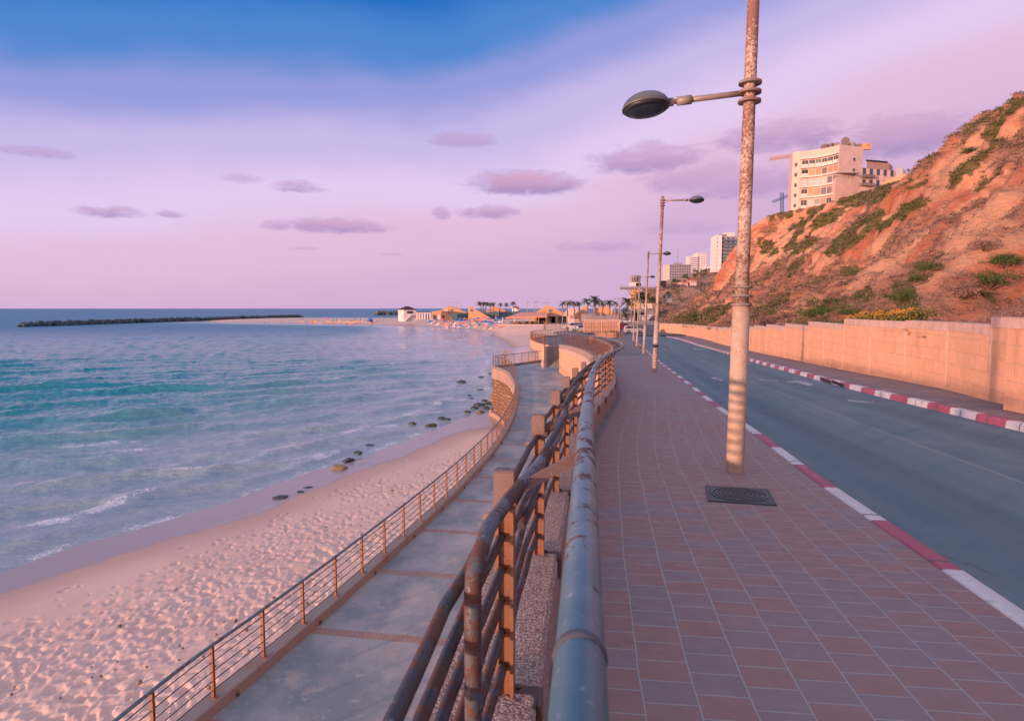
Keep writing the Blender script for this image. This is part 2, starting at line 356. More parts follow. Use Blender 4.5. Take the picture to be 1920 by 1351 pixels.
def kerb_mat(L=1.0, nm='kerb_paint', flip=0.):
    m, t, b = newmat(nm); P = t.pos(); x = t.n('ShaderNodeSeparateXYZ', {0: t.uv()}).outputs[0]
    u = t.m('ADD', t.m('DIVIDE', x, 2*L), flip); fr = t.m('FRACT', u)
    k = t.m('MULTIPLY', t.sst(fr, 0, .012), t.sst(fr, .512, .5))
    w = t.mix(t.noise(P, 6, 5), (.72, .67, .68), (.50, .45, .46)); r = t.mix(t.noise(P, 8, 5), (.43, .075, .13), (.33, .09, .125))
    c = t.mix(k, r, w)
    c = t.mix(t.sst(t.noise(P, 5, 6, .7), .58, .68, 0, .8), c, (.34, .31, .30))
    fr2 = t.m('FRACT', t.m('DIVIDE', x, L)); j = t.m('MAXIMUM', t.sst(fr2, .018, .008), t.sst(fr2, .982, .992)); c = t.mix(j, c, (.10, .09, .09))
    setp(t, b, col=c, rough=.6, nrm=t.bump(t.m('SUBTRACT', t.noise(P, 12, 6, .7), j), .5, .012)); return m
def prom_mat():
    m, t, b = newmat('promenade_concrete'); P = t.pos(); x = t.n('ShaderNodeSeparateXYZ', {0: t.uv()}).outputs[0]
    n1 = t.noise(t.scale(P, (1, .7, 1)), .55, 6, .62); n2 = t.noise(P, 3.5, 6, .7)
    c = t.mix(t.sst(n1, .36, .64), (.175, .215, .235), (.34, .335, .345))
    c = t.mix(t.sst(n2, .54, .68, 0, .7), c, (.37, .36, .37)); c = t.mix(t.sst(t.noise(P, 15, 4), .62, .7, 0, .4), c, (.09, .11, .12))
    c = t.mix(t.sst(t.noise(t.scale(P, (1, .8, 1)), 1.1, 5, .7), .57, .66, 0, .55), c, (.42, .33, .29))   # blown sand
    fr = t.m('FRACT', t.m('DIVIDE', t.m('SUBTRACT', x, 12.92), 3.4)); bd = t.m('MULTIPLY', t.sst(fr, 0, .006), t.sst(fr, .092, .086))
    tl = t.n('ShaderNodeTexBrick', {'Vector': t.uv(), 'Scale': 1., 'Mortar Size': .006, 'Brick Width': .1, 'Row Height': .1, 'Color1': (.36, .21, .16, 1), 'Color2': (.30, .19, .15, 1), 'Mortar': (.17, .14, .13, 1)})
    c = t.mix(t.m('MULTIPLY', bd, t.sst(n2, .35, .5, .55, 1)), c, tl.outputs[0])
    setp(t, b, col=c, rough=.6, spec=.4, nrm=t.bump(t.m('ADD', n2, t.m('MULTIPLY', bd, .3)), .35, .015)); return m
MAT_PAVE, MAT_ASPH, MAT_PROM = paver_mat(), asphalt_mat(), prom_mat()
MAT_KERB, MAT_KERB2 = kerb_mat(1.15, 'kerb_paint_near', .08), kerb_mat(.95, 'kerb_paint_far', .3)
MAT_WALK2 = M('far_pavement', (.27, .20, .19), (.17, .14, .145), 1.2, .8, .3, .01)
# ------------------------------------------------------------------ sidewalk, kerbs, road
def K_hit(p, n):
    w = 2.5
    for _ in range(25):
        q = p+n*w; kx = float(np.interp(q.y, KP.Q[:, 1], KP.Q[:, 0])); w += (kx-q.x)*.8
    return w
rows = []; sid_n = 14
ts = list(np.arange(0, RP.t_at_y(40), .3))
V = []; UV = []
for t_ in ts:
    p = RP.off(t_, -.2); n = RP.n(t_); w = K_hit(p, n)
    for i in range(sid_n+1):
        q = p+n*(w*i/sid_n); V.append((q.x, q.y, -float(G(q.y)))); UV.append((t_+.0, w*i/sid_n))
tag(npmesh('sidewalk', V, gridfaces(len(ts), sid_n+1), MAT_PAVE, smooth=True, uv=UV), kind='structure')
ys = np.arange(KP.p(0).y, 121, .5)
kx = np.interp(ys, KP.Q[:, 1], KP.Q[:, 0]); kd = np.interp(ys, KP.Q[:, 1], KP.d)
def strip_mesh(name, prof, path, t0, t1, st, mat, h=G, ts=None):   # profile (offset, dz, v) swept along a path
    ts = np.arange(t0, t1, st) if ts is None else ts; V = []; UV = []
    for t_ in ts:
        p = path.p(t_); n = path.n(t_); z = -float(h(p.y))
        for o, dz_, v in prof: V.append((p.x+n.x*o, p.y+n.y*o, z+dz_)); UV.append((t_, v))
    return npmesh(name, V, gridfaces(len(ts), len(prof)), mat, uv=UV)
k = strip_mesh('kerb', [(-.03, -.05, 0), (-.03, .006, 0), (.0, .012, .1), (.105, .01, .2), (.125, -.015, .25), (.135, -.2, .4)], KP, 0, KP.L-.1, .29, MAT_KERB); tag(k, kind='structure')
k = strip_mesh('kerb.001', [(.20, -.05, 0), (.20, .004, 0), (.03, .008, .1), (.0, -.015, .2), (-.02, -.22, .3)], FK, 0, FK.L-.1, .3, MAT_KERB2); tag(k, kind='structure')
tag(strip_mesh('pavement', [(.18, 0, 0), (1.2, .02, 1.0), (5.5, .02, 5)], FK, 0, FK.L-.1, .6, MAT_WALK2), kind='structure')
ys = np.r_[np.arange(-8, 60, .7), np.arange(60, 118, 1.2)]; V = []; UV = []
lx = np.interp(ys, KP.Q[:, 1], KP.Q[:, 0]); rx = np.interp(ys, FK.Q[:, 1], FK.Q[:, 0])
for y_, a, b_ in zip(ys, lx, rx):
    for i in range(9):
        f = i/8; V.append((a+.1+(b_-a)*f, y_, -float(G(y_))-.13)); UV.append((y_, (f-.5)*(b_-a)))
tag(npmesh('road', V, gridfaces(len(ys), 9), MAT_ASPH, smooth=True, uv=UV), kind='structure')
# worn arrows and dashes painted on the road
MAT_MARK = M('worn_road_paint', (.42, .42, .43), (.12, .15, .17), 2.2, .7, lo=.38, hi=.62)
def marking(px, label=None):
    mb = MB(); mb.face([(lambda p: (p.x, p.y, p.z+.134-.13+.002))(gp(x, y, lambda Y: G(Y)+.13)) for x, y in px]); return mb
mb = MB()
for poly in ([(1475, 713), (1500, 712.5), (1528, 721), (1520, 723.5)], [(1480, 713), (1474, 716.5), (1492, 717), (1500, 713)], [(1330, 708), (1345, 705), (1358, 713), (1352, 715)], [(1424, 711), (1458, 712), (1456, 714), (1424, 713)],
             [(1524, 712), (1544, 717), (1540, 718), (1522, 713.5)], [(1588, 749), (1640, 753), (1636, 756), (1590, 752)], [(1302, 652), (1318, 655), (1312, 656.5), (1298, 653.5)], [(1245, 653), (1252, 655), (1248, 656), (1242, 654)],
             [(1196, 633.3), (1228, 633.3), (1226, 634.6), (1195, 634.6)]):
    mb.face([(lambda p: (p.x, p.y, p.z+.004))(gp(x, y, lambda Y: G(Y)+.13)) for x, y in poly])
tag(mb.build('road_marking', MAT_MARK, fix=False), kind='structure')
# plaza and the land under it, up to the far car park
pl = [(1.9, 40), (2.8, 52), (3.6, 58.4), (3.55, 66), (3.0, 85), (3.2, 104), (5, 122), (9, 136), (14, 150), (22, 175), (60, 260), (90, 330), (140, 330), (110, 250), (40, 150), (30, 125), (26, 112)]
MAT_PLAZA = M('plaza_paving', (.25, .20, .195), (.15, .135, .145), .8, .8, .2, .01)
yy = np.r_[np.arange(38, 150, 2.), np.arange(150, 340, 10)]; V = []
l_ = [(36, 5.7), (46, 5.8), (58.4, 5.2), (62, 5.4), (64.5, 7.2), (66, 3.5), (75, 2.9), (84, 2.5), (89, 2.55), (95, 3.3), (103, 5.3), (110, 8.2), (122, 8.0), (136, 9), (150, 14), (175, 22), (260, 60), (330, 90)]
r_ = [(36, 8.3), (60, 12.0), (92, 18.5), (112, 22), (150, 48), (330, 150)]
for y_ in yy:
    a = np.interp(y_, *zip(*l_)); b_ = np.interp(y_, *zip(*r_))
    for i in range(7): V.append((a+(b_-a)*i/6, y_, -float(G(y_))-(.02 if y_ < 110 else .0)))
tag(npmesh('plaza', V, gridfaces(len(yy), 7), MAT_PLAZA, smooth=True), kind='structure')
V = []
yy = np.arange(112, 240, 6.)
for y_ in yy:
    for f in (0, .5, 1): V.append((10+(y_-112)*.3+f*(22+(y_-112)*.15), y_, -float(G(y_))+.006))
tag(npmesh('car_park', V, gridfaces(len(yy), 3), M('car_park_asphalt', (.13, .13, .145), (.085, .10, .11), .7)), kind='structure')
# ------------------------------------------------------------------ lower promenade
ysl = np.r_[np.arange(1.5, 57, .5), np.arange(57, 72, .35)]; V = []; UV = []
LQ = np.concatenate([LA.Q, LB.Q[2:]]); lyx = lambda y: float(np.interp(y, LQ[:, 1], LQ[:, 0]))
for y_ in ysl:
    a = lyx(y_)-.02; t_ = RP.t_at_y(min(y_, 58)); b_ = RP.off(t_, -.35).x if y_ < 58 else 6.5
    for i in range(9):
        x_ = a+(b_-a)*i/8; V.append((x_, y_, -float(HL(y_)))); UV.append((y_+.17*x_, x_))
tag(npmesh('promenade', V, gridfaces(len(ysl), 9), MAT_PROM, smooth=True, uv=UV), kind='structure')
# ------------------------------------------------------------------ metal and stone
def rail_mat(name, base, base2, rust=.35, rough=.42, thr=.56, sc=1.):
    m, t, b = newmat(name); P = t.pos(); n = t.m('ADD', t.m('MULTIPLY', t.noise(P, 9*sc, 7, .78), .7), t.m('MULTIPLY', t.noise(t.scale(P, (1, .35, 1)), 34*sc, 5, .7), .3)); n2 = t.noise(P, 3*sc, 4, .6)
    c = t.mix(t.sst(n2, .35, .65), base, base2)
    c = t.mix(t.sst(t.noise(P, 60*sc, 4, .7), .60, .68, 0, .5), c, (.34, .38, .42))
    rs = t.m('MULTIPLY', t.sst(t.m('ADD', n, t.m('MULTIPLY', t.m('SUBTRACT', n2, .5), .7)), thr, thr+.03), rust)
    c = t.mix(rs, c, t.mix(t.noise(P, 40*sc, 4), (.16, .055, .028), (.05, .028, .025)))
    setp(t, b, col=c, rough=t.sst(rs, 0, 1, rough, .85), spec=.5, nrm=t.bump(t.m('ADD', t.m('MULTIPLY', n, .5), rs), .35, .003)); return m
MAT_RAIL = rail_mat('blue_grey_rail_paint', (.055, .125, .165), (.12, .19, .23), .9, .36, .535)
MAT_BAR = rail_mat('rusty_bar', (.036, .025, .028), (.045, .052, .062), .9, .5, .5)
MAT_POST = rail_mat('orange_post_paint', (.27, .11, .05), (.22, .105, .06), .55, .5, .60)
MAT_POSTH = rail_mat('faded_post_head', (.21, .135, .12), (.17, .105, .09), .8, .55, .57)
MAT_PLATE = rail_mat('dark_bracket', (.11, .075, .065), (.16, .07, .04), .8, .6, .5)
MAT_RAILF = rail_mat('far_rail_paint', (.14, .10, .10), (.16, .15, .17), .6, .5, .55)
def pebble_mat():
    m, t, b = newmat('pebbled_concrete'); P = t.pos()
    v = t.n('ShaderNodeTexVoronoi', {'Vector': P, 'Scale': 95.}); n = t.noise(P, 3, 5)
    c = t.mix(t.n('ShaderNodeSeparateColor', {0: v.outputs['Color']}).outputs[0], (.30, .19, .155), (.62, .45, .38))
    c = t.mix(t.sst(v.outputs['Distance'], .45, .75), c, (.20, .14, .125)); c = t.mix(t.sst(n, .5, .7, 0, .45), c, (.20, .16, .15))
    setp(t, b, col=c, rough=.8, nrm=t.bump(t.m('SUBTRACT', 1, v.outputs['Distance']), .9, .006)); return m
MAT_PEB = pebble_mat()
def block_mat(name, c1, c2, mort, bw, rh, ms=.012, vary=.5, bumpd=.03, rot=False):
    m, t, b = newmat(name); uv = t.uv(); P = t.pos()
    wv = t.n('ShaderNodeVectorMath', {0: uv, 1: t.scale(t.noise(P, 2.5, 3, out=1), (.05, .05, 0))}, operation='ADD').outputs[0]
    br = t.n('ShaderNodeTexBrick', {'Vector': wv, 'Color1': tuple(c1)+(1,), 'Color2': tuple(c2)+(1,), 'Mortar': tuple(mort)+(1,), 'Scale': 1., 'Mortar Size': ms, 'Mortar Smooth': .4, 'Bias': 0., 'Brick Width': bw, 'Row Height': rh}, offset=.5)
    n = t.noise(P, 4, 6, .65); c = t.mix(t.sst(n, .42, .66, 0, vary), br.outputs[0], tuple(k*.72 for k in c1))
    c = t.mix(t.sst(t.noise(t.scale(P, (1, 1, .35)), .9, 5, .6), .54, .72, 0, .5), c, tuple(k*.6 for k in c2))
    c = t.mix(t.sst(t.noise(P, 18, 5, .7), .58, .7, 0, .4), c, tuple(min(1, k*1.25) for k in c1))
    h = t.m('ADD', t.m('MULTIPLY', br.outputs['Fac'], -1.), t.m('MULTIPLY', t.noise(P, 16, 6, .7), 1.1))
    setp(t, b, col=c, rough=.88, spec=.2, nrm=t.bump(h, .8, bumpd)); return m
MAT_BLOCK = block_mat('sandstone_block', (.76, .42, .265), (.71, .385, .235), (.72, .46, .32), .62, .36, .014, .3, .022)
MAT_COPE = M('pale_coping', (.62, .43, .36), (.48, .32, .27), 2.5, .85, .35, .012)
MAT_RUBBLE = block_mat('sea_wall_rubble', (.44, .25, .16), (.28, .15, .10), (.15, .085, .06), .55, .30, .05, .6, .12)
MAT_SEACONC = M('sea_wall_concrete', (.50, .31, .235), (.34, .23, .19), 1.2, .85, .5, .03, fine=.4)
MAT_KERBC = M('stained_kerb_concrete', (.25, .225, .215), (.27, .115, .05), 1.4, .8, .4, .01, lo=.52, hi=.72)
# ------------------------------------------------------------------ the near railing on its pebbled parapet
PP = RP                                                       # master line: the top handrail
t_first = RP.t_at_y(2.16); SPC = 1.43
post_t = [t_first+SPC*i for i in range(0, 60) if 0 < t_first+SPC*i < RP.L-.3]
par = thing('parapet', 'low pebbled concrete parapet of short blocks under the rusty handrail beside the paved sidewalk', 'parapet')
bl = [post_t[0]-3*SPC, post_t[0]-2*SPC, post_t[0]-SPC]+post_t+[RP.L-.05]
for a, b_ in zip(bl[:-1], bl[1:]):
    a = max(a, .05); ym = RP.p((a+b_)/2).y; zt = -float(G(ym))+.345; mb = MB(); secs = []
    for t_ in np.linspace(a+.006, b_-.006, 3 if ym < 20 else 4):
        p = RP.p(float(t_)); n = RP.n(float(t_)); zb = -float(G(p.y))-.25
        secs.append([(p+n*o).to_3d()+Vector((0, 0, z)) for o, z in ((-.565, zb), (-.565, zt-.02), (-.545, zt), (-.18, zt), (-.16, zt-.02), (-.16, zb))])
    k = len(secs); vs = [v for s_ in secs for v in s_]
    mb.mesh(vs, [(i*6+j, i*6+(j+1) % 6, (i+1)*6+(j+1) % 6, (i+1)*6+j) for i in range(k-1) for j in range(6)]+[tuple(range(6)), tuple(range((k-1)*6, k*6))[::-1]])
    mb.build('parapet_block', MAT_PEB, par)
rl = thing('railing', 'rusty handrail with orange posts and brown bars along the sidewalk edge in the foreground', 'railing')
HZ = lambda y: -float(G(y))+1.27-.034
pts = [RP.p(t_)+Vector((0, 0, HZ(RP.p(t_).y))) for t_ in np.arange(.1, RP.L, .3)]
MB().tube(pts, .034, 16).buildw('handrail', MAT_RAIL, rl)
KZ = lambda y: -float(G(y))+.345
post_off = -.275
for i, t_ in enumerate(post_t):
    p = RP.p(t_); n = RP.n(t_); T = Vector((-n.y, n.x, 0)); q = RP.off(t_, post_off); zt = HZ(p.y)-.085; zb = KZ(RP.p(t_-.01).y)
    pm = MB(); w = .07
    for s_ in (-1, 1): pm.box((q.x+n.x*s_*.026, q.y+n.y*s_*.026, (zt-.10+zb)/2), (.012, .058, zt-.10-zb), X=n, Yv=T, Z=Vector((0, 0, 1)))
    pm.box((q.x, q.y, (zt-.11+zb)/2), (.04, .02, zt-.11-zb), X=n, Yv=T, Z=Vector((0, 0, 1)))
    po = pm.buildw('post', MAT_POST, rl)
    far = q.y > 24
    hd = MB().box((q.x, q.y, zt-.04), (.074, .066, .135), X=n, Yv=T, Z=Vector((0, 0, 1)))
    if not far: hd.tube([q-n*.03+Vector((0, 0, zt-.135)), q-n*.075+Vector((0, 0, zt-.15))], .017, 8)
    hd.buildw('post_head', MAT_POSTH, po, bevel=0 if far else .004)
    r0 = RP.p(t_+.12)+Vector((0, 0, HZ(p.y)-.02)); a0 = q+n*.03+Vector((0, 0, zt-.05))
    MB().beam(a0, r0, .014, .038, up=T.cross(r0-a0)).buildw('arm', MAT_POSTH, po)
    bp = MB().box((q.x+n.x*.02, q.y+n.y*.02, zb+.006), (.19, .13, .012), X=n, Yv=T, Z=Vector((0, 0, 1))).box((q.x+n.x*.125, q.y+n.y*.125, zb-.045), (.014, .11, .12), X=n, Yv=T, Z=Vector((0, 0, 1)))
    for sx in (-1, 1): bp.lathe([(.012, 0), (.012, .012), (0, .014)], (q.x+n.x*.04*1+T.x*.045*sx, q.y+n.y*.04+T.y*.045*sx, zb+.012), 6)
    bp.buildw('base_plate', MAT_PLATE, po)
rb = random.Random(5)
for j, (o, z) in enumerate(((-.285, .71), (-.284, .60), (-.283, .485), (-.282, .37), (-.281, .25), (-.28, .13))):
    pts = []
    for i, t_ in enumerate(np.arange(.4, RP.L-.1, SPC/6)):
        ph = ((t_-t_first)/SPC) % 1; near = 1 if min(ph, 1-ph) < .1 else 0
        sag = -.02*math.sin(math.pi*ph)*rb.uniform(.2, 1); bow = -.018*math.sin(math.pi*ph)
        q = RP.off(float(t_), o+bow+rb.uniform(-.004, .004)); pts.append(q+Vector((0, 0, KZ(q.y)+z+sag+rb.uniform(-.004, .004))))
    MB().tube(pts, .0165, 8).buildw('bar', MAT_BAR, rl)
# the upper mid rail on the arms, which ends early and turns down to the parapet
pts = []
tb = RP.t_at_y(1.42)
q0 = RP.off(tb, -.255); zq = HZ(q0.y)-.125
for dz_ in (-.62, -.4, -.2, -.06): pts.append(q0+Vector((0, 0, zq+dz_)))
pts.append(RP.off(tb+.02, -.255)+Vector((0, 0, zq-.015))); pts.append(RP.off(tb+.06, -.252)+Vector((0, 0, zq)))
for t_ in np.arange(tb+.2, RP.t_at_y(22), .3):
    q = RP.off(float(t_), -.155-.095*max(0, 1-(t_-tb)/1.7)+.012*math.sin(t_*2.1)); pts.append(q+Vector((0, 0, HZ(q.y)-.105+.012*math.sin(t_*3.3))))
MB().tube(pts, .021, 10).buildw('mid_rail', rail_mat('worn_mid_rail', (.08, .115, .145), (.075, .058, .058), .9, .45, .50), rl)
q = RP.t_at_y(.80); pts = [RP.p(q+.01*i)+Vector((0, 0, HZ(RP.p(q+.01*i).y))) for i in range(3)]
MB().tube(pts, [.0355, .037, .0355], 16).buildw('weld_seam', rail_mat('weld_bead', (.07, .075, .085), (.10, .06, .05), .8, .6, .5), rl)
tag(strip_mesh('gutter', [(-.165, .006, 0), (-.06, .004, .2)], RP, .2, RP.t_at_y(38), .3, M('gutter_concrete', (.24, .215, .215), (.15, .14, .145), 6, .8, .4, .008)), kind='structure')
# loose upper bars, one per bay, slanting from each arm down to the next post towards the camera
rb2 = random.Random(15); MAT_BAR2 = rail_mat('dark_twisted_bar', (.036, .028, .032), (.06, .068, .08), .9, .5, .50)
for k_, (ta, tb2) in enumerate(zip(post_t[:15], post_t[1:16])):
    for o0, o1, z0, z1, r_ in ((-.245, -.12, .17, .045, .0155), (-.215, -.165, .24, .10, .013)):
        pts = []; jj = rb2.uniform(-.015, .015)
        for i in range(9):
            f = i/8; t_ = ta-.05+(tb2-ta+.02)*f; q = RP.off(t_, o0+(o1-o0)*f+.012*math.sin(3.1*f+k_)); pts.append(q+Vector((0, 0, HZ(q.y)-(z0+(z1-z0)*f)+jj*math.sin(math.pi*f))))
        n = RP.n(tb2); e_ = pts[-1]; pts += [e_+Vector((-n.y, n.x, 0))*.03-n*.012-Vector((0, 0, .012)), e_+Vector((-n.y, n.x, 0))*.04-n*.05-Vector((0, 0, .05))]
        MB().tube(pts, r_, 8).buildw('slanted_bar', MAT_BAR2, rl)
# ------------------------------------------------------------------ retaining wall between the two walks
def wall_strip(path, t0, t1, off, zt, zb, thick, st=.5):
    mb = MB(); L = 0
    ts = np.arange(t0, t1+st*.5, st); ts[-1] = min(ts[-1], t1); sec = []
    for t_ in ts:
        p = path.off(float(t_), off); q = path.off(float(t_), off+thick); a, b_ = zt(p.y), zb(p.y)
        sec.append((float(t_), p, q, a, b_))
    for (ta, p, q, a, b_), (tb_, p2, q2, a2, b2) in zip(sec[:-1], sec[1:]):
        for P0, P1 in ((p, p2), (q, q2)):
            mb.face([(P0.x, P0.y, b_), (P1.x, P1.y, b2), (P1.x, P1.y, a2), (P0.x, P0.y, a)], [(ta, b_), (tb_, b2), (tb_, a2), (ta, a)])
        mb.face([(p.x, p.y, a), (p2.x, p2.y, a2), (q2.x, q2.y, a2), (q.x, q.y, a)], [(ta, 0), (tb_, 0), (tb_, .3), (ta, .3)])
    for (ta, p, q, a, b_) in (sec[0], sec[-1]):
        mb.face([(p.x, p.y, b_), (q.x, q.y, b_), (q.x, q.y, a), (p.x, p.y, a)], [(0, b_), (abs(thick), b_), (abs(thick), a), (0, a)])
    return mb
rw = thing('retaining_wall', 'orange sandstone retaining wall below the sidewalk parapet, beside the lower promenade stairs', 'retaining wall')
wall_strip(RP, .1, RP.L, -.555, lambda y: -float(G(y))-.27, lambda y: -float(HL(y))-.3, .4).buildw('wall_face', MAT_BLOCK, rw, fix=False)
wall_strip(RP, .1, RP.L, -.60, lambda y: -float(G(y))-.0, lambda y: -float(G(y))-.265, .035).buildw('coping', MAT_COPE, rw, fix=False)
e = RP.off(RP.L, -.555); 
mb = MB()   # end return of the wall along the stairs
for (p, q) in (((e.x, e.y), (e.x+6, e.y+4.6)),):
    zt, zb = -float(G(e.y))+.02, -float(HL(e.y))-.3
    mb.face([(p[0], p[1]+.003, zb), (q[0], q[1], zb), (q[0], q[1], zt), (p[0], p[1]+.003, zt)], [(0, zb), (7, zb), (7, zt), (0, zt)])
mb.buildw('end_return', MAT_BLOCK, rw, fix=False)
# ------------------------------------------------------------------ generic lighter railing
def railing(name, label, path, t0, t1, foot, hgt, spc, nb, rr, br, pw, group=None, mats=None, off=0., ends=True, rstep=.45):
    mr, mb_, mp = mats or (MAT_RAIL, MAT_BAR, MAT_POST)
    o = thing(name, label, 'railing', group=group)
    n_ = max(1, int(round((t1-t0)/spc))); pts_t = np.linspace(t0, t1, n_+1)
    fine = np.arange(t0, t1+1e-6, rstep)
    P = lambda t_, z: (lambda q: Vector((q.x, q.y, foot(q.y)+z)))(path.off(float(t_), off))
    MB().tube([P(t_, hgt) for t_ in fine], rr, 10).buildw('handrail', mr, o)
    for j in range(nb):
        z = hgt*(.14+.72*j/max(1, nb-1)); MB().tube([P(t_, z) for t_ in fine], br, 6).buildw('bar', mb_, o)
    for t_ in pts_t:
        q = P(t_, 0); n = path.n(float(t_)); T = Vector((-n.y, n.x, 0)); m = MB()
        for s_ in (-1, 1): m.box((q.x+T.x*s_*pw*.34, q.y+T.y*s_*pw*.34, q.z+hgt*.49), (pw*1.1, pw*.3, hgt*.98), X=n, Yv=T, Z=Vector((0, 0, 1)))
        m.box((q.x, q.y, q.z+hgt*.49), (pw*.3, pw*.5, hgt*.97), X=n, Yv=T, Z=Vector((0, 0, 1)))
        m.box((q.x+n.x*.03, q.y+n.y*.03, q.z+.006), (pw*2.2, pw*2, .012), X=n, Yv=T, Z=Vector((0, 0, 1)))
        m.buildw('post', mp, o)
    return o
LF = lambda y: -float(HL(y))+.22
railing('railing', 'long seaward railing with blue handrail, orange posts and five thin bars beside the beach', LA, .3, LA.L, LF, .97, 1.42, 5, .032, .010, .055)
railing('railing', 'short straight railing across the far end of the lower promenade, past its corner', LB, .35, LB.L, LF, .97, 1.35, 5, .03, .010, .055)
kb = thing('railing_kerb', 'rust-stained concrete kerb carrying the seaward railing along the lower promenade', 'kerb')
def sweep(path, t0, t1, st, prof, h):
    mb = MB(); ts = np.arange(t0, t1+1e-6, st); n_ = len(prof); vs = []
    for t_ in ts:
        p = path.p(float(t_)); n = path.n(float(t_)); z = h(p.y)
        for o_, dz_ in prof: vs.append((p.x+n.x*o_, p.y+n.y*o_, z+dz_))
    m_ = len(ts)
    return mb.mesh(vs, [(i*n_+j, i*n_+(j+1) % n_, (i+1)*n_+(j+1) % n_, (i+1)*n_+j) for i in range(m_-1) for j in range(n_)]+[tuple(range(n_))[::-1], tuple(range((m_-1)*n_, m_*n_))])
KPRO = [(-.17, -.35), (-.17, -.02), (-.15, 0), (.12, 0), (.14, -.02), (.15, -.30)]
sweep(LA, .1, LA.L, .4, KPRO, LF).buildw('kerb_run', MAT_KERBC, kb)
sweep(LB, .0, LB.L, .3, KPRO, LF).buildw('kerb_run', MAT_KERBC, kb)
m = MB()
for t_ in np.arange(3.5, 40, 2.83): 
    q = LA.off(float(t_), .148); m.lathe([(.045, 0), (.05, .02), (.03, .035), (0, .036)], (q.x, q.y, q.z+LF(q.y)-.16), 8, axis='x')
m.buildw('drain_pipe', MAT_PLATE, kb)
sw = thing('sea_wall', 'curved sea wall with smooth concrete top band and rough rubble face above the rocks', 'sea wall')
def face_strip(path, t0, t1, off, ztf, zbf, st=.5, jit=0, nz=2):
    ts = np.arange(t0, t1+1e-6, st); V = []; UV = []
    for t_ in ts:
        p = path.p(float(t_)); n = path.n(float(t_)); a, b_ = ztf(p.y), zbf(p.y)
        for i in range(nz+1):
            z = a+(b_-a)*i/nz; j = off-jit*(float(fbm(t_*1.3, z*1.9, 5, 4))-.35)*1.6; V.append((p.x+n.x*j, p.y+n.y*j, z)); UV.append((t_, z))
    return V, gridfaces(len(ts), nz+1), UV
for path in (LA, LB):
    t0 = path.t_at_y(30) if path is LA else .0
    sweep(path, t0 if path is LA else 0, path.L, .4, [(-.20, -.25), (-.20, -1.25), (.2, -1.25), (.2, -.25)], LF).buildw('concrete_band', MAT_SEACONC, sw)
    V, F, UV = face_strip(path, t0, path.L, -.10, lambda y: LF(y)-1.22, lambda y: -10.15, .14, .42, 16)
    npmesh('rubble_face', V, F, MAT_RUBBLE, sw, smooth=False, uv=UV)
    sweep(path, t0, path.L, .4, [(-.55, -10.0), (-.65, -11.3), (.2, -11.3), (.2, -10.0)], lambda y: 0.).buildw('footing', MAT_SEACONC, sw)
V, F, UV = face_strip(LA, 0, LA.t_at_y(30)+.3, -.165, lambda y: LF(y)-.2, lambda y: -10.6, .6, 0, 2)
npmesh('plain_face', V, F, MAT_SEACONC, sw, uv=UV)
# ------------------------------------------------------------------ stairs up from the lower promenade
st = thing('staircase', 'concrete stairs rising from the lower promenade behind a pillar and side wall', 'stairs')
A = gp(1020.5, 688, HL); DS = Vector((.80, .60, 0)); NS = Vector((.60, -.80, 0)); zb = -float(HL(A.y)); zt = -float(G(66))
nst = 12; rise = (zt-zb)/nst; MAT_STEP = M('stair_concrete', (.20, .20, .21), (.13, .14, .155), 2, .8, .3, .01)
for i in range(nst):
    c = A+NS*.85+DS*(.5+.30*i+1.6); h = rise*(i+1)
    MB().box((c.x, c.y, zb+h/2-.05), (3.2, 1.5, h+.1), X=DS, Yv=-NS, Z=Vector((0, 0, 1))).buildw('step', MAT_STEP, st) if i < nst else None
MAT_PILL = M('painted_concrete', (.56, .40, .32), (.46, .32, .26), 1.5, .8, .25, .01)
ztw = at(1020, 649, A.y).z
MB().box((A.x, A.y, (ztw+zb)/2-.1), (.42, .42, ztw-zb+.2), X=DS, Yv=-NS, Z=Vector((0, 0, 1))).buildw('pillar', MAT_PILL, st, bevel=.01)
c = A+DS*3.8; MB().box((c.x, c.y, (ztw+zb)/2-.11), (7.2, .30, ztw-zb+.16), X=DS, Yv=-NS, Z=Vector((0, 0, 1))).buildw('side_wall', M('shaded_concrete', (.36, .28, .25), (.28, .22, .2), 1.5), st)  # side wall's shade is put into a darker concrete than the pillar's
a = A+NS*.25; MB().tube([a+DS*.3+Vector((0, 0, zb+.95)), a+DS*(.5+.3*nst)+Vector((0, 0, zt+.95)), a+DS*(1.4+.3*nst)+Vector((0, 0, zt+.95))], .025, 8).buildw('stair_handrail', MAT_RAILF, st)
SWP = Path([(A.x-.1, A.y, 0), (A.x+DS.x*7, A.y+DS.y*7, 0)], .3)
MR = (MAT_RAILF, MAT_BAR, MAT_POST)
railing('railing', 'short railing on top of the stair side wall, beyond the curving handrail', SWP, .1, SWP.L, lambda y: ztw, 1.05, 1.3, 5, .025, .012, .06, mats=MR)
